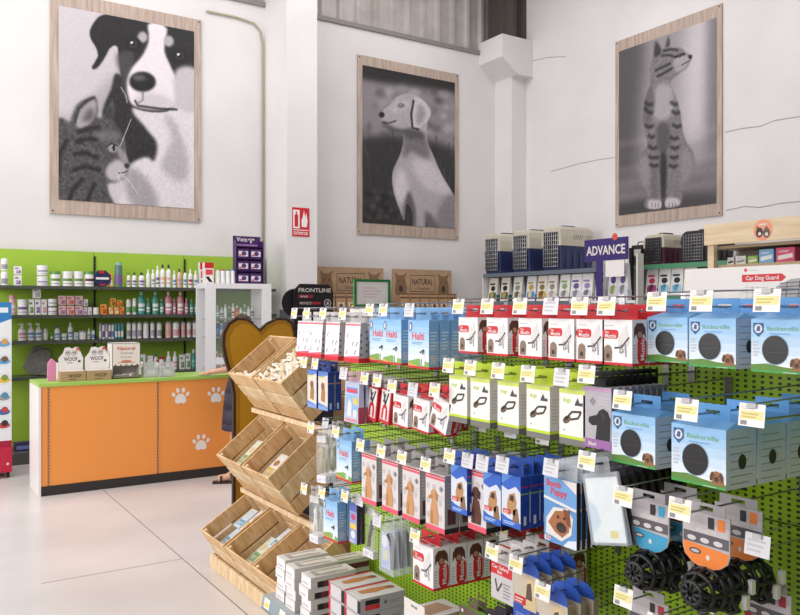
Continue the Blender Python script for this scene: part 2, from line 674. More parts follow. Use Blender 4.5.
def paint_dog_cat():
    p = Paint([(155, 28), (502, 88), (495, 537), (145, 513)], .80)
    p.fill([(100, 330), (190, 300), (240, 250), (300, 200), (320, 330), (260, 400), (140, 520), (100, 540)], .70, 10)
    # dog: dark coat, chest, head
    body = p.fill([(300, 195), (285, 235), (262, 290), (270, 340), (310, 350), (322, 410), (345, 440), (420, 440), (440, 380), (360, 280), (345, 240)], .22, 2)
    p.fur(body, .02)
    m = p.fill([(345, 275), (370, 330), (400, 370), (392, 415), (372, 405), (330, 425), (318, 470), (300, 520), (300, 560), (520, 560), (520, 260)], .86, 3)
    p.fill([(420, 300), (440, 360), (410, 430), (470, 470), (480, 400), (450, 320)], .72, 6)
    p.fill([(330, 430), (380, 470), (400, 530), (340, 530), (315, 480)], .66, 6)
    p.fur(m, .012)
    head = p.fill([(268, 50), (245, 68), (233, 92), (236, 112), (248, 132), (252, 155), (236, 182), (248, 184), (268, 160), (284, 132), (302, 128), (306, 160), (312, 210), (318, 250), (350, 285),
                   (430, 290), (470, 250), (520, 240), (520, 70), (400, 55), (330, 45)], .17, 1)
    p.fur(head, .014)
    p.fill([(300, 150), (312, 210), (322, 262), (340, 262), (340, 190), (345, 140)], .36, 4, .8)
    p.fill([(384, 70), (430, 78), (428, 110), (425, 140), (442, 180), (458, 220), (455, 270), (420, 286), (350, 280), (330, 258), (326, 215), (340, 180), (366, 150), (384, 110)], .90, 2)
    p.fill([(450, 190), (480, 175), (505, 190), (505, 285), (455, 282), (448, 250)], .78, 4)
    p.fill([(360, 245), (420, 250), (450, 275), (400, 285), (350, 278)], .76, 5, .7)
    for c, r in (((368, 104), 13), ((436, 113), 13)):
        p.ell(c, r, r * 1.1, .72, 2)
    for c in ((344, 122), (464, 150)):
        p.ell(c, 21, 16, .10, 2)
        p.ell(c, 11, 10, .28, 1)
        p.ell(c, 6, 6, .05, 0)
        p.ell((c[0] - 4, c[1] - 4), 3.2, 3, .9, 0)
    p.ell((366, 216), 34, 25, .16, 2)
    p.ell((358, 206), 18, 8, .42, 3)
    p.ell((352, 226), 6, 5, .04, 1)
    p.ell((384, 224), 6, 5, .04, 1)
    p.stroke([(345, 262), (352, 276), (385, 281), (420, 284), (455, 285)], 5, .22, 1)
    p.stroke([(366, 240), (366, 262), (350, 272)], 3, .45, 1)
    # cat
    cat = p.fill([(100, 330), (150, 308), (176, 318), (182, 306), (196, 276), (220, 260), (244, 254), (250, 285), (248, 305), (262, 306), (275, 280), (288, 262), (292, 285), (288, 312), (308, 340),
                  (318, 375), (316, 405), (326, 432), (318, 456), (296, 470), (272, 474), (276, 500), (290, 530), (290, 560), (100, 560)], .37, 2)
    p.fur(cat, .03)
    p.fill([(192, 322), (204, 290), (226, 268), (243, 262), (245, 292), (232, 318), (206, 334)], .66, 2)
    p.stroke([(190, 322), (200, 286), (220, 266), (243, 256)], 5, .25, 1)
    p.fill([(210, 316), (222, 290), (238, 284), (236, 312)], .42, 4)
    p.fill([(268, 304), (282, 276), (287, 300), (282, 312)], .28, 1)
    for q in ([(196, 345), (225, 335), (255, 330)], [(190, 370), (220, 360), (250, 362)], [(185, 400), (215, 395), (250, 410)], [(180, 440), (215, 430), (255, 440)],
              [(170, 360), (150, 400), (145, 450)], [(210, 460), (180, 490), (170, 520)], [(240, 470), (225, 500), (215, 530)]):
        p.stroke(q, 10, .16, 2, .8, cat)
    p.fill([(240, 350), (270, 340), (300, 345), (300, 362), (262, 366)], .5, 3, .7, True, cat)
    p.fill([(272, 428), (300, 412), (322, 430), (318, 455), (292, 468), (268, 455)], .74, 3)
    p.fill([(296, 372), (318, 400), (326, 428), (314, 424), (300, 402)], .62, 2, .9)
    p.ell((286, 384), 12, 11, .62, 1)
    p.ell((289, 383), 4, 8, .05, 0)
    p.stroke([(270, 380), (284, 372), (300, 378)], 3, .08, 0)
    p.ell((322, 428), 7, 6, .25, 1)
    p.stroke([(300, 446), (312, 446), (323, 441)], 3, .15, 0)
    for q in ([(300, 440), (330, 470), (350, 500)], [(296, 446), (312, 490), (318, 525)], [(300, 450), (296, 490), (302, 525)], [(305, 380), (322, 340), (335, 310)], [(310, 230), (322, 250), (326, 270)]):
        p.stroke(q, 1.8, .85, 0, .8)
    p.fur(np.ones((GH, GW)), .006, 1, 1)
    return p


def paint_hound():
    p = Paint([(397, 166), (624, 210), (625, 562), (396, 547)], .30)
    p.fill([(390, 200), (450, 205), (540, 220), (640, 240), (640, 370), (560, 360), (390, 330)], .52, 14)
    rs = np.random.RandomState(3)
    for _ in range(46):
        x, y = rs.uniform(395, 630), rs.uniform(205, 350)
        p.ell((x, y), rs.uniform(7, 16), rs.uniform(6, 12), rs.choice([.36, .44, .6, .66]), 4, .55)
    p.fill([(390, 160), (640, 205), (640, 232), (540, 215), (390, 196)], .24, 6)
    p.fill([(390, 345), (640, 385), (640, 575), (390, 560)], .27, 12)
    for _ in range(90):
        x, y = rs.uniform(395, 630), rs.uniform(360, 560)
        p.stroke([(x, y), (x + rs.uniform(-8, 8), y - rs.uniform(20, 50))], rs.uniform(1, 3), rs.choice([.2, .36, .42]), 1, .5)
    for _ in range(40):
        p.ell((rs.uniform(395, 480), rs.uniform(470, 545)), 8, 6, rs.choice([.18, .4]), 3, .5)
    dog = p.fill([(440, 288), (446, 276), (468, 258), (480, 243), (500, 236), (520, 237), (540, 246), (562, 275), (558, 296), (556, 345), (572, 385), (592, 430), (616, 470), (630, 500), (630, 575),
                  (565, 575), (556, 540), (548, 575), (524, 575), (520, 520), (505, 500), (500, 540), (494, 530), (478, 488), (470, 450), (472, 420), (490, 380), (498, 345), (496, 325), (476, 322), (450, 312)], .62, 1)
    p.fill([(500, 330), (530, 320), (556, 350), (560, 400), (520, 375), (498, 390)], .44, 6, .9, True, dog)
    p.fill([(520, 400), (560, 395), (600, 440), (620, 480), (570, 470), (540, 450)], .72, 7, .8, True, dog)
    p.fill([(590, 500), (630, 480), (630, 575), (580, 560)], .48, 8, .8, True, dog)
    p.fill([(480, 430), (500, 420), (510, 480), (490, 500), (474, 470)], .74, 6, .8, True, dog)
    p.fill([(512, 470), (528, 520), (524, 570), (500, 540), (500, 500)], .34, 4, .8, True, dog)
    p.fill([(552, 520), (575, 540), (590, 575), (556, 575)], .38, 5, .8, True, dog)
    p.fill([(524, 246), (545, 250), (564, 276), (560, 296), (535, 320), (520, 318), (518, 285)], .70, 1)
    p.stroke([(523, 250), (517, 285), (520, 318), (536, 321)], 4, .32, 1)
    p.fill([(536, 260), (552, 280), (540, 310), (528, 300)], .55, 4, .8)
    p.fill([(446, 300), (480, 318), (515, 322), (500, 332), (470, 326), (448, 314)], .38, 3, .9)
    p.ell((444, 286), 7, 7, .2, 1)
    p.ell((492, 264), 9, 6, .16, 1)
    p.ell((490, 262), 1.8, 1.4, .6, 0)
    p.fill([(500, 325), (520, 322), (548, 330), (545, 345), (505, 342)], .34, 4, .7, True, dog)
    p.stroke([(446, 304), (462, 306), (480, 300)], 3, .25, 1)
    p.fill([(470, 262), (500, 250), (516, 262), (500, 275), (470, 280)], .70, 5, .6)
    p.stroke([(523, 250), (517, 285), (520, 318), (536, 321)], 4, .25, 1)
    p.im = np.clip(.5 + (p.im - .46) * 1.25, 0, 1)
    p.fur(dog, .012)
    p.fur(np.ones((GH, GW)), .006, 1, 1)
    return p


def paint_cat():
    p = Paint([(307, 137), (553, 55), (560, 515), (310, 550)], .62)
    p.fill([(300, 120), (370, 100), (360, 300), (350, 560), (300, 560)], .40, 18)
    p.fill([(480, 60), (540, 50), (535, 330), (470, 350)], .80, 22)
    p.fill([(535, 50), (565, 45), (565, 530), (540, 520)], .52, 12)
    p.fill([(300, 460), (420, 440), (570, 420), (570, 530), (300, 560)], .48, 16)
    p.fill([(300, 525), (420, 500), (570, 490), (570, 530), (300, 560)], .34, 8)
    rs = np.random.RandomState(8)
    for k in range(5):
        y = 350 + 34 * k
        p.stroke([(300, y + 20), (430, y), (565, y - 25)], 10, rs.choice([.5, .74]), 7, .35)
    cat = p.fill([(394, 150), (396, 118), (402, 108), (412, 122), (422, 130), (426, 112), (433, 97), (438, 110), (440, 126), (462, 128), (478, 140), (490, 147), (492, 158), (480, 180), (462, 192),
                  (444, 208), (440, 222), (452, 245), (466, 290), (472, 330), (482, 360), (500, 390), (504, 420), (494, 455), (474, 480), (474, 500), (466, 522), (432, 528), (428, 505), (420, 510), (418, 530),
                  (388, 532), (374, 522), (384, 495), (366, 470), (360, 430), (366, 395), (382, 370), (372, 330), (370, 290), (376, 250), (388, 215), (386, 180)], .52, 1)
    p.fur(cat, .022)
    p.fill([(404, 225), (440, 222), (448, 260), (440, 300), (412, 310), (396, 290)], .72, 5, .8, True, cat)
    p.fill([(376, 250), (390, 225), (400, 260), (392, 300), (376, 320)], .44, 4, .8, True, cat)
    p.fill([(410, 320), (436, 318), (440, 370), (420, 395), (408, 370)], .36, 4, .8, True, cat)
    p.fill([(416, 400), (432, 400), (430, 500), (420, 505)], .22, 3, .9, True, cat)
    p.fill([(362, 420), (380, 395), (392, 430), (384, 480), (370, 470)], .62, 5, .7, True, cat)
    p.fill([(474, 380), (496, 395), (500, 430), (476, 470), (468, 430)], .60, 5, .7, True, cat)
    for q in ([(372, 276), (384, 288), (396, 290)], [(372, 262), (384, 270), (396, 268)], [(440, 262), (452, 270), (462, 264)], [(444, 285), (456, 292), (468, 286)], [(384, 345), (392, 352), (402, 348)],
              [(384, 372), (396, 380), (408, 376)], [(386, 398), (396, 404), (412, 400)], [(388, 418), (398, 424), (412, 420)], [(440, 350), (452, 356), (462, 350)], [(442, 374), (452, 380), (464, 374)],
              [(440, 398), (450, 404), (462, 398)], [(438, 420), (450, 426), (460, 420)], [(376, 320), (384, 326), (398, 322)], [(446, 318), (458, 326), (470, 320)]):
        p.stroke(q, 8, .2, 2, .85, cat)
    for x in (395, 402):
        p.stroke([(x, 430), (x + 2, 480), (x + 4, 520)], 6, .42, 3, .6, cat)
    p.fill([(386, 512), (402, 508), (420, 512), (420, 530), (388, 533)], .8, 2, .9, True, cat)
    p.fill([(430, 508), (448, 502), (464, 506), (466, 522), (432, 528)], .8, 2, .9, True, cat)
    for x in (396, 404, 412, 440, 448, 456):
        p.stroke([(x, 516), (x, 528)], 2, .35, 0, .8)
    p.fill([(398, 150), (400, 122), (404, 114), (412, 128), (414, 142)], .28, 2)
    p.fill([(428, 126), (430, 112), (434, 104), (437, 122)], .35, 1)
    for q in ([(420, 136), (440, 132), (458, 134)], [(416, 148), (436, 146), (452, 152)], [(404, 200), (424, 190), (446, 178), (462, 172)], [(400, 185), (420, 176), (440, 166)]):
        p.stroke(q, 6, .22, 1, .85, cat)
    p.fill([(452, 152), (476, 146), (490, 152), (478, 178), (460, 188), (446, 180)], .70, 3, .85)
    p.stroke([(450, 152), (464, 146), (476, 144)], 5, .1, 1)
    p.ell((462, 149), 5, 4, .3, 0)
    p.ell((489, 151), 5, 5, .12, 1)
    p.stroke([(466, 172), (478, 166), (488, 160)], 2.5, .25, 0)
    p.fur(np.ones((GH, GW)), .006, 1, 1)
    return p


# size and place from the wall planes; the three prints are the same size
PW, PH = 1.72, 2.52
x0, x1 = xat(49.5, YB), xat(200.5, YB)
poster(((x0 + x1) / 2, YB - .025, (zY(49, 213, YB) + zY(200, 223.5, YB)) / 2 + PH / 2), 0, x1 - x0, PH, (x1 - x0) * .895, 2.2, paint_dog_cat(),
       'oak-bordered grey photo poster of a bicolour dog beside a tabby cat', -.0)
x0, x1 = xat(356.8, YB), xat(457.6, YB)
poster(((x0 + x1) / 2, YB - .025, (zY(356.6, 234.2, YB) + zY(457.4, 240.3, YB)) / 2 + PH / 2), 0, x1 - x0, PH, (x1 - x0) * .915, 2.22, paint_hound(),
       'oak-bordered grey photo poster of a seated short-haired hound looking sideways', .01)
y0, y1 = yat(616.5, XR), yat(723, XR)
poster((XR - .025, (y0 + y1) / 2, (zX(617, 227.5, XR) + zX(724, 215.8, XR)) / 2 + PH / 2), FACE_X, y0 - y1, PH, (y0 - y1) * .915, 2.22, paint_cat(),
       'oak-bordered grey photo poster of a sitting striped cat gazing upward', .0)

# hairline cracks in the painted blockwork
b = MB()
HC = col('#a39c99', .9)


def crack(pts, X=XR - .0015):
    P3 = [Vector((X, yat(x, XR), zX(x, y, XR))) for x, y in pts]
    for p, q in zip(P3, P3[1:]):
        b.add([p + Vector((0, 0, -.006)), q + Vector((0, 0, -.005)), q + Vector((0, 0, .005)), p + Vector((0, 0, .006))], [(0, 1, 2, 3)], HC)


crack([(551, 172), (566, 168), (580, 164), (600, 160), (615, 158)])
crack([(725, 133), (742, 129), (760, 127), (775, 121), (800, 117)])
crack([(726, 211), (745, 207), (760, 208), (780, 204), (800, 202)])
crack([(530, 62), (548, 58), (566, 57)])
struct(b.build('wall_hairline_cracks'))

# fire-point sign on the pillar
b = MB()
ws, hs = .235, .36
b.body(ws, .004, hs, RED)
b.front()
b.Q(.012, .1, .10, .33, col('#f4f2f0'), 1)
b.Q(.03, .08, .12, .27, RED, 2)
b.Q(.045, .065, .27, .31, RED, 2)
b.P([(.13, .12), (.2, .12), (.21, .2), (.19, .3), (.175, .24), (.16, .33), (.145, .25), (.125, .2)], col('#f4f2f0'), 1)
b.Q(.012, .223, .075, .085, col('#f4f2f0'), 1)
b.T('EXTINTOR', .02, .022, .038, col('#f4f2f0'), 1, True, .195)
o = b.build('fire_extinguisher_sign', None, (xat(301, 8.91), 8.915, zY(301, 237, 8.91)), 0)
tag(o, 'red and white fire extinguisher sign on the pillar', 'sign')

# ================================================================== BACK WALL: lime shelving with grooming products
LIMEB = noisy('lime_board', '#9cc23a', '#a6ca44', 1.5, .5)
SHZ = [.91, 1.29, 1.567, 1.88]
BAYX = [.90, 1.95, 3.0, 4.05]
SHELF_STEEL = col('#6d7069', .45, .4)


def make_bay():
    r = empty('wall_shelving_bay')
    b = MB()
    b.box(-.522, .522, -.03, 0, .12, 2.29, LIMEB)
    b.build('back_panel', r)
    for z in SHZ:
        b = MB()
        b.box(-.52, .52, -.42, -.035, z - .03, z, SHELF_STEEL)
        b.box(-.52, .52, -.425, -.42, z - .032, z + .003, col('#54574f', .4, .3))
        b.build('shelf', r)
    b = MB()
    b.box(-.52, .52, -.47, -.035, .0, .12, col('#5b5d58'))
    b.build('base_shelf', r)
    b = MB()
    b.box(-.525, -.508, -.045, -.0301, .12, 2.24, BLACK)
    for k in range(40):
        b.box(-.522, -.511, -.0462, -.045, .2 + k * .05, .225 + k * .05, DGREY)
    b.build('upright', r)
    return r


bay = Proto(make_bay)
for i in range(3):
    o = bay.put(((BAYX[i] + BAYX[i + 1]) / 2, YB - .06, 0))
    tag(o, 'lime green wall shelving bay of bottles, %s' % ('behind the promotional stand', 'behind the counter middle', 'behind the white glass cabinet')[i], 'shelving', 'lime wall shelving')


def make_bottle(kind, w, h, c, cap, lab):
    b = MB()
    C_, K, L_ = col(c, .35), col(cap, .35), col(lab, .5)
    r = w / 2

    def sector(r_, z0, z1, mat):
        A = [math.radians(-152 + 124 * i / 6) for i in range(7)]
        q = [(r_ * 1.02 * math.cos(a), r_ * 1.02 * math.sin(a), z) for z in (z0, z1) for a in A]
        b.add(q, [(i, i + 1, i + 8, i + 7) for i in range(6)], mat, True)
    names = dict(pump='pump_bottle', tall='shampoo_bottle', tube='slim_tube', can='spray_can', jar='tub', box='medicine_box', kit='medicine_box', spray='trigger_spray')
    nm = names[kind]
    if kind in ('box', 'kit'):
        d = w * .7
        b.body(w, d, h, C_)
        b.Q(w * .3, w * .88, h * .12, h * .5, L_)
        b.Q(w * .12, w * .6, h * .68, h * .82, L_)
        b.ring(w * .5, h * .33, w * .1, w * .06, C_, 2, 8)
        b.side()
        b.Q(d * .1, d * .9, h * .1, h * .5, L_)
        o = b.build(nm)
        t = MB()
        t.box(-w / 2 + .002, w / 2 - .002, -d / 2 + .002, d / 2 - .002, h, h + .002, K)
        t.build('lid_flap', o)
        return o
    if kind == 'jar':
        b.lathe([(r, 0), (r, h * .8)], C_, 14)
        sector(r, h * .16, h * .52, L_)
        sector(r * 1.01, h * .2, h * .34, C_)
        o = b.build(nm)
        t = MB()
        t.lathe([(r * 1.03, h * .8), (r * 1.03, h)], K, 14)
        t.build('lid', o)
        return o
    if kind in ('tube', 'can'):
        b.lathe([(r, 0), (r, h * .86), (r * .86, h * .9)], C_, 10)
        sector(r, h * .12, h * .5, L_)
        o = b.build(nm)
        t = MB()
        t.lathe([(r * .84, h * .9), (r * .82, h)], K, 10)
        t.build('cap', o)
        return o
    sh = .75 if kind == 'tall' else .68
    b.lathe([(r * .95, 0), (r, .01), (r, h * .15), (r, h * .5), (r, h * (sh - .08)), (r * .75, h * sh), (r * .34, h * (sh + .06)), (r * .34, h * (sh + .08))], C_, 12)
    sector(r, h * .16, h * .46, L_)
    sector(r * 1.01, h * .24, h * .32, C_)
    o = b.build(nm)
    t = MB()
    z = h * (sh + .08)
    if kind == 'tall':
        t.lathe([(r * .46, z), (r * .46, z + h * .1), (r * .36, h)], K, 10)
        t.build('cap', o)
    else:
        t.lathe([(r * .4, z), (r * .4, z + h * .06), (r * .14, z + h * .07), (r * .14, z + h * .14)], K, 8)
        t.box(-r * .9, r * .25, -r * .2, r * .2, z + h * .14, h, K)
        t.build('pump', o)
    return o


_bt = {}


def bottle(kind, px0, px1, shelf, py_top, c, cap, lab, label, group, Y=9.27, zb=None):
    z = SHZ[shelf] if zb is None else zb
    z += .0045
    xa, xb = xat(px0, Y), xat(px1, Y)
    w, h = (xb - xa) * .95, zY((px0 + px1) / 2, py_top, Y) - z
    k = (kind, round(w, 2), round(h, 2), c, cap, lab)
    if k not in _bt:
        _bt[k] = Proto(make_bottle, kind, w, h, c, cap, lab)
    o = _bt[k].put(((xa + xb) / 2, Y, z))
    return tag(o, label, 'bottle' if kind in ('pump', 'tall', 'can', 'tube', 'spray') else 'box' if kind in ('box', 'kit') else 'tub', group)


W_, PU, PK, TE, BL, GR, BK, OR, RD, GY = '#efedee', '#7b5a9a', '#d58fa0', '#4f9f93', '#5f8fc8', '#5f9a4e', '#26242a', '#f0a040', '#c02832', '#9a9aa6'
CN = {W_: 'white', PU: 'purple', PK: 'pink', TE: 'teal', BL: 'blue', GR: 'green', BK: 'black', OR: 'orange', RD: 'red', GY: 'grey', '#e9b9b5': 'pale pink', '#7fbfa9': 'pale teal',
      '#5f3a34': 'brown', '#5c7f78': 'grey-teal', '#6d8f4a': 'olive', '#d9d3cf': 'off-white', '#35507f': 'navy', '#c8574a': 'brick red', '#f3e9d9': 'cream', '#b9a9cc': 'lilac', '#dfa3aa': 'rose'}
# (kind, px left, px right, px top, body, cap, label, bottom offset py or None)
ROW = {
    3: [('can', 0.5, 8, 272, W_, W_, GY, 0), ('box', 13.5, 21.5, 276, W_, W_, PU, 0), ('jar', 36.5, 48, 277, W_, W_, GY, 0), ('jar', 50, 60.5, 272, W_, GR, '#6d8f4a', 0),
        ('jar', 62, 72.5, 272, W_, W_, '#6d8f4a', 0), ('jar', 73.5, 83, 272, W_, W_, '#6d8f4a', 0), ('jar', 84, 94, 272, W_, GR, '#5f3a34', 0), ('box', 108.5, 112.5, 274, OR, OR, W_, 0),
        ('can', 114.5, 122.5, 263, '#5c7f78', '#7fbfa9', PU, 0), ('tall', 126.5, 130.5, 273, '#f3e9d9', '#6d8f4a', PU, 0), ('tall', 131.8, 136.6, 273, W_, BK, PU, 0), ('tall', 138.5, 144.5, 273, W_, BK, PU, 0),
        ('tall', 146, 150, 270, W_, W_, W_, 0), ('tall', 151, 155, 270, W_, W_, GY, 0), ('tall', 155.6, 159.4, 266, W_, W_, PU, 0), ('tall', 160, 165, 265, W_, BK, '#e9b9b5', 0),
        ('tall', 166, 171, 265, W_, BK, '#e9b9b5', 0), ('tall', 172.5, 176, 271, W_, W_, BL, 0), ('tall', 177, 181.5, 269, '#e9b9b5', '#5f3a34', PK, 0), ('tall', 183, 187, 270, W_, BK, BL, 0),
        ('tall', 188, 192.5, 270, W_, W_, RD, 0), ('tall', 193.5, 197.5, 271, W_, W_, BL, 0)],
    2: [('jar', 9, 15.5, 296, '#e9b9b5', PK, W_, 0), ('jar', 17, 27.5, 300, W_, W_, PU, 0), ('box', 28.3, 34, 300, W_, W_, '#6d8f4a', 0), ('box', 34.6, 40.4, 300, W_, W_, PU, 0), ('box', 41, 46.6, 300, W_, W_, PK, 0),
        ('jar', 47.5, 57, 308, W_, W_, GY, 0), ('box', 58, 65.5, 306.5, '#e9b9b5', W_, PU, 0), ('box', 66.2, 74, 306.5, '#e9b9b5', W_, RD, 0), ('box', 74.8, 82.5, 306.5, '#e9b9b5', W_, PU, 0),
        ('box', 83.2, 87, 308, W_, W_, PU, 0), ('box', 87.6, 91.5, 308, W_, W_, PK, 0), ('jar', 93, 99, 308, W_, W_, W_, 0), ('box', 100, 106.5, 305, OR, W_, RD, 0), ('box', 108, 113, 307.5, OR, W_, W_, 0),
        ('box', 113.6, 118.6, 307.5, OR, W_, W_, 0), ('box', 119.2, 124, 307.5, OR, W_, RD, 0), ('tube', 126, 131, 300, W_, W_, GR, 0), ('tube', 132.2, 136.6, 299, W_, W_, GR, 0),
        ('tall', 137.5, 145, 291.5, TE, '#7fbfa9', W_, 0), ('tall', 145.8, 150.2, 299, TE, '#7fbfa9', W_, 0), ('tall', 151.8, 158.6, 291.5, TE, '#7fbfa9', W_, 0), ('tall', 159.4, 163.6, 299, TE, '#7fbfa9', W_, 0),
        ('tall', 164.8, 171.8, 291.5, PK, '#e9b9b5', W_, 0), ('tall', 172.4, 176, 299, PK, '#e9b9b5', W_, 0), ('tall', 177, 183.6, 291.5, PK, '#e9b9b5', W_, 0), ('tall', 184.2, 188.4, 299, PK, '#e9b9b5', W_, 0),
        ('tall', 189.5, 193.4, 300, TE, '#7fbfa9', W_, 0), ('tall', 194.2, 198.2, 300, TE, '#7fbfa9', W_, 0)],
    1: [('pump', 18, 26.4, 324, W_, W_, PK, 0), ('pump', 27.4, 34.4, 324, W_, W_, BL, 0), ('pump', 35.2, 42, 324, W_, W_, BL, 0), ('tall', 43, 48, 326, '#d9d3cf', GR, W_, 0), ('jar', 50, 53.4, 334, GR, GR, W_, 0),
        ('tall', 54.2, 60.2, 326, W_, '#35507f', BL, 0), ('jar', 61.5, 67, 334, W_, W_, BL, 0), ('tall', 67.8, 72.8, 323, W_, W_, BL, 0), ('box', 73.8, 78, 333, W_, BL, BL, 0), ('jar', 79, 86.2, 331, W_, GY, W_, 0),
        ('tall', 87.2, 90.4, 329, W_, W_, GY, 0), ('tube', 91.4, 95, 330, W_, GR, BL, 0)] +
       [('tube', 98.8 + 3.15 * i, 101.6 + 3.15 * i, 324, ('#b9a9cc', W_, '#b9a9cc', W_, W_, TE, BL, TE)[i], (GY, PU, GY, PU, BL, TE, BL, TE)[i], (W_, PU, W_, PU, BL, W_, W_, W_)[i], 0) for i in range(8)] +
       [('can', 126.4, 131, 322.5, W_, GY, GY, 0), ('can', 132, 136.4, 322.5, W_, GY, '#b9a9cc', 0), ('can', 137.4, 141.6, 322.5, W_, GY, GY, 0), ('can', 143, 148.6, 322.5, W_, GY, W_, 0), ('can', 150, 154.8, 322.5, W_, GY, '#b9a9cc', 0),
        ('can', 156.6, 161.8, 322.5, W_, GY, GY, 0), ('can', 165.2, 171.4, 322, '#e9b9b5', GY, '#dfa3aa', 0), ('can', 172.4, 179.6, 322, W_, GY, '#dfa3aa', 0), ('can', 180.8, 185.6, 322, '#e9b9b5', GY, '#dfa3aa', 0),
        ('can', 186.6, 191.4, 322, W_, GY, '#dfa3aa', 0), ('can', 192.4, 197.6, 322, W_, GY, '#e9b9b5', 0)],
    0: [('box', 139, 145, 355, W_, W_, GR, 0), ('box', 147, 152.5, 356, W_, GR, GY, 0), ('tall', 153.5, 158, 354, W_, '#35507f', PU, 0), ('jar', 159, 164, 357, W_, RD, RD, 0), ('tall', 166, 171, 352, W_, W_, PK, 0),
        ('tall', 172.4, 177.4, 352, W_, W_, PK, 0), ('box', 179, 184.4, 355, W_, GR, '#6d8f4a', 0), ('box', 185.2, 190, 354, W_, W_, GR, 0), ('tall', 191, 196, 350, TE, W_, '#7fbfa9', 0)],
}
SHN = {3: 'top', 2: 'second highest', 1: 'third highest', 0: 'lowest visible'}
for sh, items in ROW.items():
    for i, (kd, a, c_, pt, bc, cc, lc, _) in enumerate(items):
        kind = {'jar': 'tub', 'box': 'carton', 'tube': 'slim tube', 'can': 'spray can', 'tall': 'bottle', 'pump': 'pump bottle'}[kd]
        lt = '' if lc == bc else ' with %s label' % CN[lc]
        bottle(kd, a, c_, sh, pt, bc, cc, lc, '%s %s%s, %s item along the %s lime wall shelf' % (CN[bc], kind, lt, ORD[i], SHN[sh]), 'products on the %s lime shelf' % SHN[sh])
# second layers standing on tubs and cartons
def stack_on(kind, a, c_, pt_low, pt, sh, bc, cc, lc, label):
    zb = zY((a + c_) / 2, pt_low, 9.27)
    bottle(kind, a, c_, sh, pt, bc, cc, lc, label, 'stacked cartons on the lime shelves', zb=max(zb, SHZ[sh]) + .002)


stack_on('can', 0.5, 8, 271.5, 259, 3, W_, W_, GY, 'white can stacked on another at the end of the top lime shelf')
stack_on('box', 13.5, 21.5, 275.4, 267, 3, W_, W_, PU, 'white carton with purple label stacked on its twin, top lime shelf')
stack_on('jar', 36.5, 48, 276.4, 266, 3, W_, W_, GY, 'white tub stacked on another tub, top lime shelf')
stack_on('box', 32.5, 40.5, 299.2, 288, 2, W_, W_, GY, 'white carton perched on the small cartons, second highest lime shelf')
stack_on('jar', 47.5, 57, 307.2, 299, 2, W_, W_, GY, 'white tub stacked on another tub, second highest lime shelf')
for i, (a, c_, lc) in enumerate(((58, 65.5, PU), (66.2, 74, RD), (74.8, 82.5, PU))):
    stack_on('box', a, c_, 305.8, 296.5, 2, '#e9b9b5', W_, lc, 'pale pink carton, %s of the three stacked on top of others' % ORD[i])
stack_on('box', 83.2, 87.8, 307.2, 300, 2, W_, W_, PU, 'small white carton stacked beside the pink cartons')
stack_on('box', 110, 115.6, 306.8, 299, 2, OR, W_, '#5f3a34', 'orange carton with brown label, top of the orange stack')
stack_on('box', 116.4, 122, 306.8, 301, 2, OR, W_, RD, 'orange carton with red label, top of the orange stack')

# octagonal dark box on the top shelf
b = MB()
oc = [(.098 * math.cos(math.pi / 8 + i * math.pi / 4), .098 * math.sin(math.pi / 8 + i * math.pi / 4) + .092) for i in range(8)]
b.frame((0, 0, 0), (1, 0, 0), (0, 0, 1))
b.prism(oc, .08, col('#23264f'))
b.Q(-.07, .07, .08, .105, col('#e9e6ea'), 1)
b.Q(-.035, .02, .15, .175, RED, 1)
b.Q(-.03, .03, .015, .03, RED, 1)
o = b.build('gift_box', None, (xat(101.8, 9.27), 9.24, SHZ[3] + .005))
tag(o, 'dark blue octagonal box with white band on the top lime shelf', 'box')
# grey folded bag leaning on the lowest shelf
b = MB()
b.frame((0, 0, 0), (1, 0, 0), (0, 0, 1))
b.prism([(-.06, .02), (.17, 0), (.22, .1), (.06, .33), (-.03, .30), (-.12, .1)], .09, noisy('grey_felt', '#6f6d68', '#85837d', 20, .9))
o = b.build('pet_bag', None, (xat(36, 9.22), 9.22, SHZ[0] + .0035))
t = MB()
t.tube([(.06 + .10 * math.cos(a), -.04, .235 + .06 * math.sin(a)) for a in np.linspace(-.6, 2.9, 10)], .008, DGREY)
t.build('handle', o)
tag(o, 'grey felt bag tipped over on the lime shelf behind the promotional stand', 'bag')
# two low boxes on the base behind the counter edge
b = MB()
b.body(.16, .12, .09, col('#3d3560'))
b.Q(.02, .14, .02, .06, col('#7a8ccc'))
o = b.build('medicine_box', None, (xat(22, 9.25), 9.25, .121))
tag(o, 'low dark purple carton on the shelving base behind the promotional stand', 'box')

# ---- white glass cabinet
CX0, CX1, CY0, CY1, CZ = 3.0, 3.8, 8.70, 9.06, 1.93
CABW = col('#f0eef0', .35)
r = empty('glass_cabinet', ((CX0 + CX1) / 2, (CY0 + CY1) / 2, 0))
hw, hd = (CX1 - CX0) / 2, (CY1 - CY0) / 2
b = MB()
b.box(-hw, hw, -hd, hd, 0, .3, CABW)
b.build('plinth', r)
b = MB()
b.box(-hw, hw, -hd, hd, CZ - .06, CZ, CABW)
b.build('top_board', r)
for sx in (-1, 1):
    for sy in (-1, 1):
        b = MB()
        xx, yy = sx * (hw - .115), sy * (hd - .04)
        b.box(min(xx, sx * hw), max(xx, sx * hw), min(yy, sy * hd), max(yy, sy * hd), .3, CZ - .06, CABW)
        b.build('post', r)
CSH = [.72, .95, 1.31, 1.52]
for z in CSH:
    b = MB()
    b.box(-hw + .06, hw - .06, -hd + .03, hd - .03, z - .012, z, clear('shelf_glass', '#cfe5dd', .35, .1))
    b.box(-hw + .06, hw - .06, -hd + .028, -hd + .03, z - .014, z + .001, GREY)
    b.build('glass_shelf', r)
b = MB()
b.box(-hw + .116, hw - .116, -hd + .004, -hd + .008, .302, CZ - .062, GLASS)
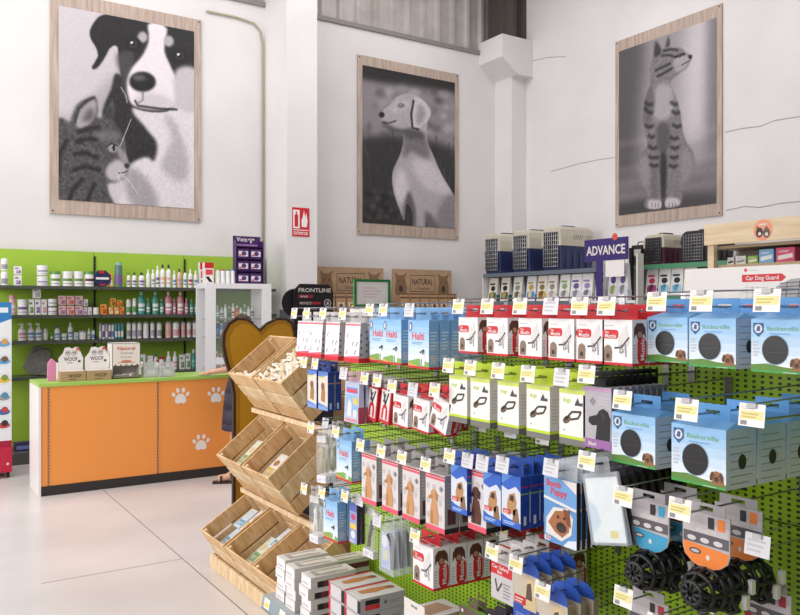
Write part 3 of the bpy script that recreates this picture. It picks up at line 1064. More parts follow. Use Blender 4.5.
b.build('glass_door', r)
b = MB()
b.box(-hw + .116, hw - .116, -hd - .002, -hd + .003, .995, 1.075, CABW)
b.build('cross_rail', r)
tag(r, 'white framed glass display cabinet between the lime shelves and the pillar', 'cabinet')
cab_rows = [(3, 304, 'tall', [TE, '#7fbfa9', W_, W_, GR, W_, '#c8574a', W_, GR, W_, '#d9d3cf'], [W_, W_, BK, W_, BK, RD, OR, GR, W_, W_, BK]),
            (2, 320, 'tube', [BL, '#35507f', BL, '#35507f', RD, W_, RD, BL, W_, TE, BL], [W_, BL, W_, BL, W_, BL, W_, W_, RD, W_, W_]),
            (1, 350, 'pump', [PK, '#e9b9b5', W_, PK, '#c8574a', '#e9b9b5', W_, PK, W_, PK], [W_, PK, PK, W_, W_, W_, RD, W_, PK, W_])]
for sh, pt, kd, cs, ls in cab_rows:
    for i, (c_, l_) in enumerate(zip(cs, ls)):
        a = 212 + i * 3.85
        bottle(kd, a, a + 3.5, 0, pt + (i * 37 % 5), c_, W_, l_, '%s %s with %s label, %s on the %s glass shelf of the cabinet' % (
            CN[c_], {'tall': 'bottle', 'tube': 'slim tube', 'pump': 'pump bottle'}[kd], CN[l_], ORD[i], {3: 'top', 2: 'middle', 1: 'lower'}[sh]), 'products in the glass cabinet', Y=8.88, zb=CSH[sh])
# on the cabinet top
for i in range(4):
    a = 215.2 + 5.1 * i
    bottle('can', a, a + 4.7, 0, 270, W_, ('#e9b9b5', '#c8574a', PU, BL)[i], W_, 'white spray can with %s cap standing on the glass cabinet' % ('pale pink', 'brick red', 'purple', 'blue')[i], 'cans on the glass cabinet', Y=8.88, zb=CZ)
for i, (a, c_, yy, top) in enumerate(((199, 207, 9.27, 263), (203.5, 212.5, 8.88, 263))):
    zb = SHZ[3] if i == 0 else CZ
    b = MB()
    w, h = xat(c_, yy) - xat(a, yy), zY(205, top, yy) - zb - .005
    b.body(w, .08, h, col('#f0eae6'))
    b.Q(0, w, h * .72, h, RED)
    b.Q(w * .1, w * .9, h * .4, h * .66, LRED)
    b.P([(w * .1, h * .3), (w * .45, h * .32), (w * .9, h * .04), (w * .5, h * .05)], BLACK, 2)
    o = b.build('medicine_box', None, ((xat(a, yy) + xat(c_, yy)) / 2, yy, zb + .004))
    tag(o, ('red and white carton on the top lime shelf beside the cabinet', 'red and white carton on the glass cabinet, first from the shelves')[i], 'box')
# purple counter display of worm tablets: card tray with six windowed packs
b = MB()
PXL, PXR = 234.5, 262
w, h = xat(PXR, 8.88) - xat(PXL, 8.88), zY(248, 236.5, 8.88) - CZ - .004
DP = col('#4a2766', .4)
r = empty('tablet_display', ((xat(PXL, 8.88) + xat(PXR, 8.88)) / 2, 8.88, CZ + .004))
b.box(-w / 2, w / 2, .05, .056, 0, h, DP)
b.box(-w / 2, -w / 2 + .006, -.05, .05, 0, h * .9, DP)
b.box(w / 2 - .006, w / 2, -.05, .05, 0, h * .9, DP)
b.box(-w / 2, w / 2, -.05, .05, 0, .006, DP)
b.frame((-w / 2, .05, 0), (1, 0, 0), (0, 0, 1))
b.T('Vets', w * .12, h * .89, .05, OFFW, 1, True, w * .4)
b.Q(w * .62, w * .68, h * .86, h * .96, OFFW)
b.Q(w * .55, w * .78, h * .92, h * .95, OFFW)
b.Q(w * .08, w * .9, h * .8, h * .83, LILAC)
b.build('display_card', r)
for j in range(3):
    b = MB()
    b.box(-w / 2 + .007, w / 2 - .007, -.05, .049, h * .255 * (j + 1), h * .255 * (j + 1) + .004, DP)
    b.build('tray_level', r)
tag(r, 'tall purple cardboard tablet display standing on the glass cabinet', 'display')
for j in range(3):
    for i in range(2):
        b = MB()
        ww, hh = w * .42, h * .2
        b.body(ww, .07, hh, DP)
        b.Q(ww * .1, ww * .9, hh * .2, hh * .75, col('#e6dfe6'))
        b.E(ww * .55, hh * .5, ww * .22, hh * .25, col('#5a3a6a'), 2, 8)
        b.Q(ww * .14, ww * .4, hh * .25, hh * .38, RED, 2)
        o = b.build('tablet_box', None, (r.location.x + (-.24 + .48 * i) * w * .95, 8.875, CZ + .0085 + h * .255 * j + (.005 if j else .003)))
        tag(o, 'purple windowed carton in the tablet display, %s tier, %s column' % (('lowest', 'middle', 'top')[j], ('shelf side', 'pillar side')[i]), 'box', 'cartons in the tablet display')

# ---- promotional stand on castors beside the shelving
X0, X1, Y0 = .55, .975, 8.45
r = empty('promotional_stand', ((X0 + X1) / 2, Y0 + .2, 0))
hw = (X1 - X0) / 2
b = MB()
b.box(-hw, hw, -.19, .2, .36, 1.70, col('#eceef0', .35))
b.frame((-hw, -.19, .36), (1, 0, 0), (0, 0, 1))
b.P([(0, 1.34), (2 * hw, 1.34), (2 * hw, 1.18), (hw, 1.10), (0, 1.08)], col('#2e7fc0'), 1)
b.Q(.03, 2 * hw - .03, 1.24, 1.29, col('#e6eef4'), 2)
b.scrib(.05, 2 * hw - .08, 1.26, 1.28, 1, col('#2e7fc0'), 3)
rows_ = [(.95, '#5fa6d8', '#d7a060'), (.78, '#5fa6d8', '#7a5a3a'), (.60, '#e9c23a', '#7a9a4a'), (.43, '#9a9a9a', '#4b8fb0'), (.29, '#3a6aa8', '#c04a4a'), (.16, '#c84848', '#333333')]
for v, c1, c2 in rows_:
    b.E(hw * 1.66, v, .075, .062, col('#dfe6ea'), 1)
    b.E(hw * 1.66, v - .01, .06, .03, col(c1), 2)
    b.E(hw * 1.72, v + .01, .03, .03, col(c2), 3)
    b.scrib(.04, hw * 1.2, v - .05, v + .03, 3, LGREY, 1)
b.build('panel', r)
b = MB()
b.box(-hw - .02, hw, -.23, .22, .06, .30, col('#c21f3f', .35))
b.box(-hw, hw, -.2, .2, .30, .36, col('#a5183a', .35))
b.frame((-hw, -.23, 0), (1, 0, 0), (0, 0, 1))
b.E(hw * 1.82, .14, .012, .012, col('#e7dada'), 1)
b.build('base', r)
for sx in (-1, 1):
    for sy in (-1, 1):
        b = MB()
        b.M = Matrix.Translation((sx * (hw - .03), sy * .17, .03)) @ Matrix.Rotation(math.radians(90), 4, 'Y')
        b.lathe([(.03, -.012), (.03, .012)], BLACK, 12)
        b.M = None
        b.build('caster', r)
tag(r, 'white and blue promotional stand on a red wheeled base', 'stand')

# ================================================================== SALES COUNTER
CTX0, CTX1, CTY0, CTY1, CTZ = 1.07, 3.02, 7.44, 7.98, .985
ORP = noisy('orange_laminate', '#f59a48', '#f7a050', 1.2, .45)
LIMET = col('#a8cf62', .4)
r = empty('sales_counter', ((CTX0 + CTX1) / 2, CTY0, 0))
cw = CTX1 - CTX0
cx = -cw / 2
b = MB()
b.box(cx, cx + cw, 0, CTY1 - CTY0, CTZ - .03, CTZ, LIMET)
b.build('worktop', r)
seam = [xat(48.5, CTY0) - CTX0, xat(158, CTY0) - CTX0]
for u0, u1 in ((.02, seam[0] - .004), (seam[0] + .004, seam[1] - .004), (seam[1] + .004, cw)):
    b = MB()
    b.box(cx + u0, cx + u1, .012, .03, .085, CTZ - .031, ORP)
    b.build('front_panel', r)
for s_ in seam:
    b = MB()
    b.box(cx + s_ - .0038, cx + s_ + .0038, .006, .028, .085, CTZ - .031, DBROWN)
    for k in range(30):
        b.box(cx + s_ - .003, cx + s_ + .003, .0045, .006, .1 + k * .029, .113 + k * .029, LGREY)
    b.build('slotted_upright', r)
b = MB()
b.box(cx, cx + .019, .002, CTY1 - CTY0, 0, CTZ - .031, col('#eeeae6', .4))
b.build('side_panel', r)
b = MB()
b.box(cx + .02, cx + cw, .006, .03, 0, .084, col('#2e2a28', .5))
b.build('plinth', r)
b = MB()
b.box(cx + .02, cx + cw - .005, .031, CTY1 - CTY0 - .05, .001, CTZ - .032, col('#cfcac2'))
b.build('carcass', r)
for px, py in ((181, 397), (216.5, 396), (201.5, 443.5)):
    b = MB()
    x, z = xat(px, CTY0) - r.location.x, zY(px, py, CTY0)
    b.frame((x, .0115, z), (1, 0, 0), (0, 0, 1))
    PW_ = col('#f7f1ec', .5)
    b.P([(-.055, -.05), (-.03, -.07), (0, -.06), (.03, -.07), (.055, -.05), (.05, -.01), (.025, .02), (0, .028), (-.025, .02), (-.05, -.01)], PW_)
    for a, c_, ra, rot in ((-.068, .02, .016, .5), (-.027, .058, .017, .15), (.027, .058, .017, -.15), (.068, .02, .016, -.5)):
        b.E(a, c_, ra, ra * 1.5, PW_, 1, 12, rot)
    b.build('paw_decal', r)
tag(r, 'orange fronted sales counter with lime top and white paw prints', 'counter')


def ctop(px, Y):
    return Vector((xat(px, Y), Y, CTZ + .002))


# pink leaflet holder
b = MB()
b.frame((0, 0, 0), (1, 0, 0), (0, 0, 1))
b.prism([(-.035, 0), (.035, 0), (.035, .17), (.0, .2), (-.03, .16)], .05, col('#e58fb8', .4))
o = b.build('leaflet_holder', None, ctop(52, 7.66))
tag(o, 'pink leaflet holder at the white end of the counter', 'holder')
# two chew-bar counter displays
def make_woof():
    r = empty('chew_display')
    b = MB()
    b.frame((-.115, .06, 0), (1, 0, 0), (0, 0, 1))
    b.prism([(0, 0), (.23, 0), (.235, .2), (.21, .255), (.19, .30), (.155, .30), (.13, .285), (.10, .30), (.06, .295), (.045, .25), (.0, .2)], .004, col('#eeeae4'))
    b.T('WOOF', .05, .175, .036, col('#33303a'), 1, True, .13)
    b.E(.09, .245, .03, .028, col('#c9c4bf'), 1)
    b.E(.15, .245, .03, .028, col('#c9c4bf'), 1)
    for a in (.08, .098, .142, .158):
        b.E(a, .25, .006, .007, DGREY, 2, 8)
    b.E(.185, .275, .018, .022, col('#cf4a44'), 1)
    b.E(.185, .265, .01, .012, OFFW, 2)
    b.scrib(.08, .15, .155, .17, 1, GREY)
    b.Q(.185, .21, .16, .18, DGREY)
    b.build('header_card', r)
    b = MB()
    b.body(.24, .11, .085, col('#b99873'))
    b.T('WOOF', .075, .03, .032, col('#4a3a30'), 1, True, .12)
    b.scrib(.08, .17, .012, .024, 1, DBROWN)
    b.box(-.11, .11, -.045, .045, .0851, .092, OFFW)
    b.build('tray', r)
    return r


wf = Proto(make_woof)
for i, px in enumerate((72, 98)):
    o = wf.put(ctop(px, 7.58) + Vector((0, 0, .001)), .02 - .04 * i)
    o.scale = (.9, .95, 1)
    tag(o, ('kraft tray chew display with white card, next to the pink leaflet holder', 'kraft tray chew display with white card, next to the tall cream dispenser')[i], 'display', 'chew displays on the counter')
b = MB()
b.body(.12, .1, .15, col('#ece9e6'))
o = b.build('carton', None, ctop(64, 7.80))
tag(o, 'plain white carton behind the chew displays on the counter', 'box')
# tall cream dispenser box
r = empty('snack_dispenser', ctop(124, 7.66))
b = MB()
w, h = .26, .33
b.box(-w / 2, w / 2, .085, .09, 0, h, col('#eee6dc'))
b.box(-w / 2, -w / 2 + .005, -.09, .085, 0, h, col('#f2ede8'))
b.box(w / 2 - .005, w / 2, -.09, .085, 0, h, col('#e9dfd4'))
b.box(-w / 2, w / 2, -.09, .085, h - .005, h, col('#eee6dc'))
b.box(-w / 2, w / 2, -.09, -.085, h * .36, h, col('#f0e7dc'))
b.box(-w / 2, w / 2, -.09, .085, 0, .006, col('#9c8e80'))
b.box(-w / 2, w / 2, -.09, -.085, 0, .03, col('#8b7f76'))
b.frame((-w / 2, -.09, 0), (1, 0, 0), (0, 0, 1))
b.T('Natural', .05, .265, .034, col('#c9583a'), 1, True, .16)
b.T('Dental', .08, .225, .026, col('#9a8f88'), 1, False, .11)
b.T('Snacks', .08, .19, .022, col('#b98a72'), 1, False, .1)
b.E(.13, .16, .05, .012, col('#d98a66'), 1)
b.Q(.05, .21, .145, .15, col('#c9583a'))
for k in range(5):
    b.E(.03 + .05 * k, .125, .008, .007, DBROWN, 1, 8)
b.build('dispenser_case', r)
tag(r, 'tall cream snack dispenser with red lettering on the counter', 'dispenser')
for i in range(6):
    b = MB()
    b.M = Matrix.Translation((0, 0, 0)) @ Matrix.Rotation(i * .5, 4, 'Z')
    b.tube([(-.04, 0, .012), (-.02, .004, .014), (.02, -.003, .012), (.04, 0, .012)], [.012, .009, .009, .012], OFFW, 6)
    b.M = None
    o = b.build('dental_stick', None, r.location + Vector((-.062 + (i % 3) * .06, -.06 + .05 * (i // 3), .012 + .002 * i)))
    tag(o, 'pale dental stick lying in the cream snack dispenser, %s one' % ORD[i], 'stick', 'sticks in the snack dispenser')
# clear tubs with grey contents
def make_tub():
    r = empty('clear_tub')
    b = MB()
    b.body(.15, .11, .14, clear('tub_plastic', '#e9ebee', .35, .1), .09, .12)
    b.build('tub_wall', r)
    b = MB()
    b.body(.13, .09, .09, noisy('grey_pellets', '#8d8a8c', '#d2cecd', 60, .8), .08, .115, .004)
    b.front()
    b.Q(.03, .1, .02, .06, OFFW)
    b.build('contents', r)
    return r


tb = Proto(make_tub)
for i, (px, Y) in enumerate(((150, 7.62), (166, 7.58))):
    o = tb.put(ctop(px, Y))
    tag(o, 'small clear tub of grey pellets on the counter, %s' % ('beside the cream dispenser', 'above the counter seam')[i], 'tub', 'clear tubs on the counter')
# tills behind: low bottles on the worktop
for i, (px, c1, c2) in enumerate(((142, W_, GR), (150, GR, W_), (157, W_, RD))):
    w_ = .05
    o = make_bottle('tall', .05, .16 - .01 * i, c1, c2, GY)
    o.location = ctop(px, 7.88)
    tag(o, '%s bottle with %s cap standing behind the clear tubs' % (CN[c1], CN[c2]), 'bottle', 'bottles on the counter')

# ================================================================== CUSTOMER at the counter, behind the crate stand
def skin_body(name, verts, edges, root, mat, parent=None, sub=2):
    me = bpy.data.meshes.new(name)
    me.from_pydata([v[:3] for v in verts], edges, [])
    o = bpy.data.objects.new(name, me)
    COL.objects.link(o)
    md = o.modifiers.new('skin', 'SKIN')
    md.use_smooth_shade = True
    bm = bmesh.new()
    bm.from_mesh(me)
    lay = bm.verts.layers.skin.verify()
    bm.verts.ensure_lookup_table()
    for i, v in enumerate(verts):
        rr = v[3]
        bm.verts[i][lay].radius = rr if isinstance(rr, tuple) else (rr, rr)
        bm.verts[i][lay].use_root = i == root
    bm.to_mesh(me)
    bm.free()
    s = o.modifiers.new('smooth', 'SUBSURF')
    s.levels = s.render_levels = sub
    dg = bpy.context.evaluated_depsgraph_get()
    nm = bpy.data.meshes.new_from_object(o.evaluated_get(dg))
    nm.name = name
    nm.materials.clear()
    nm.materials.append(mat)
    bpy.data.objects.remove(o)
    o = bpy.data.objects.new(name, nm)
    COL.objects.link(o)
    if parent:
        o.parent = parent
    return o


SKIN = noisy('skin', '#cf9a7c', '#dcab8e', 6, .5)
HAIRM = noisy('brown_hair', '#2d1c14', '#4a3020', 40, .5)
DRESS = noisy('dark_dress', '#2c2d3c', '#3a3b4c', 10, .8)
PX_, PY_ = 2.80, 7.12
# facing +Y (towards the counter); local x to the person's own right
V = [(0, 0, .86, .13), (0, 0, 1.02, .115), (0, .0, 1.2, .125), (0, -.01, 1.31, .075), (0, 0, 1.385, .048), (0, .015, 1.44, .07), (0, .02, 1.51, .082), (0, .01, 1.565, .06),
     (-.155, 0, 1.285, .055), (-.215, .02, 1.10, .043), (-.235, .16, 1.062, .035), (-.235, .30, 1.038, .026), (-.238, .345, 1.032, (.034, .018)),
     (.155, 0, 1.285, .055), (.2, -.01, 1.05, .042), (.19, .05, .84, .033), (.185, .07, .79, .026), (.185, .085, .74, (.018, .034)),
     (-.085, 0, .80, .095), (-.09, .01, .48, .062), (-.095, -.015, .28, .055), (-.095, -.025, .09, .036), (-.1, .03, .045, (.036, .03)), (-.105, .13, .03, (.04, .02)),
     (.085, 0, .80, .095), (.09, .01, .48, .062), (.095, -.015, .28, .055), (.095, -.025, .09, .036), (.1, .03, .045, (.036, .03)), (.105, .13, .03, (.04, .02))]
E_ = [(0, 1), (1, 2), (2, 3), (3, 4), (4, 5), (5, 6), (6, 7), (2, 8), (8, 9), (9, 10), (10, 11), (11, 12), (2, 13), (13, 14), (14, 15), (15, 16), (16, 17),
      (0, 18), (18, 19), (19, 20), (20, 21), (21, 22), (22, 23), (0, 24), (24, 25), (25, 26), (26, 27), (27, 28), (28, 29)]
# the hand on the counter: five fingers and the hanging hand's five
k = len(V)
for j, (dx, L_) in enumerate(((-.024, .062), (-.008, .072), (.008, .068), (.023, .052))):
    V += [(-.238 + dx, .375, 1.028, .009), (-.238 + dx * 1.15, .375 + L_ * .55, 1.023, .0085), (-.238 + dx * 1.2, .375 + L_, 1.017, .007)]
    E_ += [(12, k), (k, k + 1), (k + 1, k + 2)]
    k += 3
V += [(-.20, .345, 1.026, .011), (-.183, .38, 1.02, .009), (-.178, .405, 1.018, .008)]
E_ += [(12, k), (k, k + 1), (k + 1, k + 2)]
k += 3
for j, (dy, L_) in enumerate(((-.024, .055), (-.008, .068), (.008, .072), (.023, .062))):
    V += [(.185, .088 + dy, .71, .009), (.180, .092 + dy, .71 - L_ * .55, .0085), (.170, .095 + dy, .71 - L_, .007)]
    E_ += [(17, k), (k, k + 1), (k + 1, k + 2)]
    k += 3
V += [(.175, .125, .735, .011), (.168, .145, .70, .009), (.165, .15, .675, .008)]
E_ += [(17, k), (k, k + 1), (k + 1, k + 2)]
for i in list(range(8, 18)) + list(range(30, len(V))):
    V[i] = (-V[i][0],) + V[i][1:]
for i in [15, 16, 17] + list(range(45, len(V))):
    V[i] = (V[i][0], V[i][1] - .14) + V[i][2:]
for i in range(19, 24):
    V[i] = (V[i][0], V[i][1] + .10 * (1 - V[i][2] / .8)) + V[i][2:]
body = skin_body('person', V, E_, 0, SKIN)
body.location = (PX_, PY_, .012)
body.scale = (.97, .97, .97)
body.rotation_euler = (0, 0, math.radians(65))
tag(body, 'person in a dark midi dress resting one arm on the orange counter', 'person')
b = MB()
b.lathe([(.222, .50), (.218, .56), (.205, .7), (.185, .86), (.15, 1.02), (.165, 1.18), (.155, 1.28), (.10, 1.34)], DRESS, 20, cap=False)
for i in range(len(b.v)):
    x, y, z = b.v[i]
    b.v[i] = (x * (1.12 if z < .9 else 1.18), y * (.86 if z < 1.0 else .80), z)
o = b.build('dress', body)
sol = o.modifiers.new('cloth', 'SOLIDIFY')
sol.thickness = .006
for pts_ in ([(.07, 0, 1.325), (.15, 0, 1.295), (.195, .008, 1.19), (.218, .022, 1.09)], [(-.07, 0, 1.325), (-.15, 0, 1.295), (-.185, -.006, 1.17), (-.2, -.01, 1.06)]):
    b = MB()
    b.tube(pts_, [.066, .07, .064, .058], DRESS, 12)
    b.build('sleeve', body)
b = MB()
b.lathe([(.05, 1.37), (.098, 1.42), (.105, 1.49), (.10, 1.545), (.07, 1.60), (.02, 1.625)], HAIRM, 16)
for i in range(len(b.v)):
    x, y, z = b.v[i]
    b.v[i] = (x * .95, min(y, .055 if z < 1.55 else .09) - .012, z)
b.build('hair', body)
for sx in (-1, 1):
    b = MB()
    b.M = Matrix.Translation((0, .095 if sx < 0 else 0, 0))
    b.box(sx * .1 - .045, sx * .1 + .045, -.06, .17, -.012, .004, DBROWN)
    b.tube([(sx * .1 - .043, .09, .004), (sx * .1 - .03, .09, .055), (sx * .1 + .03, .09, .055), (sx * .1 + .043, .09, .004)], .01, DBROWN)
    b.tube([(sx * .1 - .04, -.03, .004), (sx * .1 - .03, .0, .085), (sx * .1 + .03, .0, .085), (sx * .1 + .04, -.03, .004)], .009, DBROWN)
    b.build('sandal', body)
    b = MB()
    b.lathe([(.004, 0), (.012, .004), (.004, .008)], col('#f2efec'), 8)
    e = b.build('eye', body, (sx * .03, .098, 1.50))
    e.rotation_euler = (math.radians(90), 0, 0)
    b = MB()
    b.tube([(sx * .082, .02, 1.52), (sx * .092, .005, 1.515), (sx * .09, .0, 1.49), (sx * .083, .015, 1.475)], .009, SKIN)
    b.build('ear', body)
b = MB()
b.tube([(0, .095, 1.505), (0, .112, 1.475), (0, .10, 1.468)], [.007, .014, .009], SKIN)
b.build('nose', body)
b = MB()
b.tube([(-.022, .088, 1.445), (0, .096, 1.447), (.022, .088, 1.445)], [.003, .006, .003], col('#a8504a'))
b.build('mouth', body)

# ================================================================== WOODEN CRATE STAND (runs along Y, opens to the aisle)
ST0, ST1 = 3.54, 4.86
r = empty('crate_stand', (1.72, (ST0 + ST1) / 2, 0))
hl = (ST1 - ST0) / 2


def board(name, parent, x0, x1, y0, y1, z0, z1, mat=PINE):
    b = MB()
    b.box(x0, x1, y0, y1, z0, z1, mat)
    return b.build(name, parent, bevel=.003)


board('base_board', r, -.02, -.0, -hl, hl, 0, .085, PINE2)
board('base_board', r, .55, .57, -hl, hl, 0, .11)
for sy in (-1, 1):
    y = sy * (hl - .012)
    board('base_end', r, .001, .549, y - .01, y + .01, 0, .085)
    b = MB()                       # leaning upright
    b.add([(.44, y - .012, .11), (.50, y - .012, .11), (.66, y - .012, 1.42), (.60, y - .012, 1.42), (.44, y + .012, .11), (.50, y + .012, .11), (.66, y + .012, 1.42), (.60, y + .012, 1.42)],
          [(0, 1, 2, 3), (7, 6, 5, 4), (0, 4, 5, 1), (1, 5, 6, 2), (2, 6, 7, 3), (3, 7, 4, 0)], PINE)
    b.build('upright', r)
for k in range(6):
    z = .2 + k * .2
    x = .50 + (z - .11) * .122 + .012
    board('back_slat', r, x + .012, x + .026, -hl, hl, z, z + .1)
tag(r, 'long wooden stand holding three tilted tiers of produce crates', 'stand')
CW, CB, CD = .395, .375, .30


def make_crate():
    r = empty('wooden_crate')
    t = .011
    hw = CW / 2
    for nm, x0, x1, y0, y1 in (('side_panel', -hw, hw, 0, t), ('side_panel', -hw, hw, CB - t, CB), ('end_panel', -hw, -hw + t, t + .0005, CB - t - .0005), ('end_panel', hw - t, hw, t + .0005, CB - t - .0005)):
        b = MB()
        for k in range(3):
            g = CD / 3
            b.box(x0, x1, y0, y1, -CD + k * g + .006, -CD + (k + 1) * g - (.006 if k < 2 else 0), PINE if k != 1 else PINE2)
        b.build(nm, r, bevel=.002)
    b = MB()
    for k in range(4):
        g = (CB - 2 * t) / 4
        b.box(-hw + t + .001, hw - t - .001, t + .001 + k * g, t + (k + 1) * g - .004, -CD, -CD + .009, PINE)
    b.build('bottom_panel', r)
    for sx in (-1, 1):
        for y in (t + .012, CB - t - .012):
            b = MB()
            xx = sx * (hw - t - .012)
            b.box(xx - .011, xx + .011, y - .011, y + .011, -CD + .010, -.012, PINE2)
            b.build('corner_post', r)
    return r


cr = Proto(make_crate)
TIERS = [(1.79, 1.232, 39), (1.715, .720, 39), (1.612, .264, 32)]
CRY = [4.59, 4.17, 3.765]
CMAT = {}
TN = ['top', 'middle', 'lowest']
CNm = ['farthest', 'central', 'nearest']
for ti, (X, Z, a) in enumerate(TIERS):
    ca, sa = math.cos(math.radians(a)), math.sin(math.radians(a))
    for ci, y in enumerate(CRY):
        if ci == 2 and ti < 2:
            continue
        o = cr.put((0, 0, 0))
        M = Matrix(((0, ca, -sa, X), (-1, 0, 0, y), (0, sa, ca, Z), (0, 0, 0, 1)))
        o.matrix_world = M
        CMAT[ti, ci] = M
        what = [['part filled with pale chews', 'heaped with pale chews', 'of pale chews beside the hanging pouches'],
                ['almost empty', 'with a few bagged treats', 'half hidden by clear packs'],
                ['with blue and white packets', 'with flat green packets', 'hidden behind stacked boxes']][ti][ci]
        tag(o, 'tilted pine crate %s, %s crate of the %s tier' % (what, CNm[ci], TN[ti]), 'crate', 'crates on the wooden stand')
for ti, (X, Z, a) in enumerate(TIERS):
    # rail under each tier, part of the stand
    ca, sa = math.cos(math.radians(a)), math.sin(math.radians(a))
    bx, bz = X + sa * CD, Z - ca * CD
    if ti < 2:
        b = MB()
        b.box(bx - .006 - 1.72, bx + .012 - 1.72, -hl, hl - .02, bz - .032, bz - .004, PINE2)
        b.build('ledge', r)


def make_chew(v):
    b = MB()
    L_, rr = (.05, .056, .044)[v], (.0085, .0075, .010)[v]
    m = col(('#efe5d2', '#f6efe2', '#e3d0b0')[v], .7)
    b.tube([(-L_ / 2 - .008, 0, 0), (-L_ / 2, 0, 0), (-L_ / 2 + .008, 0, 0), (-L_ / 4, .003, 0), (L_ / 4, -.003, 0), (L_ / 2 - .008, 0, 0), (L_ / 2, 0, 0), (L_ / 2 + .008, 0, 0)],
           [rr * .7, rr * 1.5, rr * 1.35, rr * .8, rr * .8, rr * 1.35, rr * 1.5, rr * .7], m, 7)
    return b.build('rawhide_chew')


def make_packet(v):
    b = MB()
    w, h = ((.10, .16), (.09, .14), (.085, .19))[v % 3]
    c = ('#e8e6e2', '#cfdfe8', '#dfe6d2', '#efe2c0')[v]
    b.body(w, .022, h, col(c, .3), .004)
    b.Q(w * .08, w * .92, h * .1, h * .42, col(('#d8b84a', '#6a9fc4', '#7fa86a', '#c88a3a')[v]))
    b.E(w * .5, h * .65, w * .3, h * .14, col(('#a97a4a', '#c8d8e2', '#d8c8a0', '#8a5a34')[v]), 1)
    b.scrib(w * .15, w * .8, h * .14, h * .32, 3, OFFW, 2)
    o = b.build('treat_packet')
    t = MB()
    t.box(-w / 2, w / 2, -.0025, .0025, h + .0002, h + .012, OFFW)
    t.build('seal_strip', o)
    return o


chews = [Proto(make_chew, v) for v in range(3)]
packs = [Proto(make_packet, v) for v in range(4)]


def drop(p, ti, ci, x, y, z, rx, ry, rz):
    o = p.put((0, 0, 0))
    o.matrix_world = CMAT[ti, ci] @ Matrix.Translation((x, y, z)) @ Matrix.Rotation(rz, 4, 'Z') @ Matrix.Rotation(ry, 4, 'Y') @ Matrix.Rotation(rx, 4, 'X')
    return o


RW = ['lip', 'second', 'third', 'fourth', 'fifth', 'sixth', 'back', 'rear']
for ci, rows_n, per, z0, dz in ((0, 6, 6, -.045, -.022), (1, 10, 6, -.016, -.003), (1, 9, 6, -.036, -.003)):
    for a in range(rows_n):
        for k in range(per):
            x = -CW / 2 + .062 + (CW - .124) * k / (per - 1) + R.uniform(-.008, .008)
            y = .038 + a * .032 + R.uniform(-.006, .006)
            z = z0 + dz * a + R.uniform(-.010, .010)
            o = drop(chews[(a * 5 + k * 2 + ci) % 3], 0, ci, x, y, z, R.uniform(-.4, .4), R.uniform(-.3, .3), R.uniform(-.6, .6))
            tag(o, 'pale rawhide chew%s, %s of its %s row in the %s top crate' % (' below the others' if z0 < -.03 and ci else '', ORD[k], ORD[a], CNm[ci]), 'dog chew', 'chews in the top crates')
pk = [(1, 0, [(-.10, 2), (.09, 1)]), (1, 1, [(-.115, 0), (.0, 3), (.115, 0)]), (2, 0, [(-.115, 1), (.0, 1), (.115, 2), (-.06, 1), (.06, 0)]), (2, 1, [(-.115, 2), (.0, 2), (.115, 0), (.05, 1)]), (2, 2, [(-.08, 0), (.06, 0)])]
for ti, ci, L_ in pk:
    for i, (x, v) in enumerate(L_):
        o = drop(packs[v], ti, ci, x * .93, .05 + (.12 if i > 2 else .012 * (i % 2)), (-.12 if ti == 1 else -.14) + (.055 if i > 2 else 0), math.radians(-86), 0, R.uniform(-.08, .08))
        tag(o, '%s flat treat packet, %s in the %s crate of the %s tier' % (('white and yellow', 'pale blue', 'pale green', 'cream and brown')[v], ORD[i], CNm[ci], TN[ti]), 'packet', 'packets in the crates')

# heart-headed display board at the far end of the stand
b = MB()
HY = 4.93
xl, xr, xm = xat(224, HY), xat(294, HY), xat(261, HY)
zt = zY(240, 317.5, HY)
b.frame((0, 0, 0), (1, 0, 0), (0, 0, 1))


def heart(g):
    xc = xm
    p = []
    p += [(xat(233, HY) + g, .0 + g), (xat(233.5, HY) + g, zY(233, 395, HY))]
    for px, py in ((230, 376), (225, 360), (222.5, 346), (223, 334), (228, 324), (236, 318.5), (245, 319), (253, 323.5), (260, 330)):
        p.append((xat(px, HY), zY(px, py, HY)))
    for px, py in ((268, 323), (278, 318.5), (287, 319), (293, 323), (296, 333), (294, 348), (290, 362), (287, 380)):
        p.append((xat(px, HY), zY(px, py, HY)))
    p += [(xat(286, HY) - g, zY(286, 395, HY)), (xat(286, HY) - g, .0 + g)]
    if g:
        cx_, cz_ = xm, zY(258, 352, HY)
        q = []
        for x, z in p:
            if z > zY(258, 390, HY):
                d = math.hypot(x - cx_, z - cz_) or 1
                q.append((x - (x - cx_) / d * g * 1.15, z - (z - cz_) / d * g * (1.15 if z < cz_ + .1 else 1)))
            else:
                q.append((x, z))
        p = q
    return p[::-1]


GOLD, GOLDD, HEDGE = col('#c4921c', .5), col('#a87816', .5), col('#3a2616', .6)
b.frame((0, HY, .001), (1, 0, 0), (0, 0, 1))
b.prism(heart(0), .03, HEDGE)
b.P(heart(.018), GOLDD, 1)
b.P([(x + .012, z - .012) if z > 1.2 else (x + .012, z + .012) for x, z in heart(.035)], GOLD, 2)
o = b.build('heart_display_board')
tag(o, 'golden heart shaped display board with dark outline behind the crates', 'board')

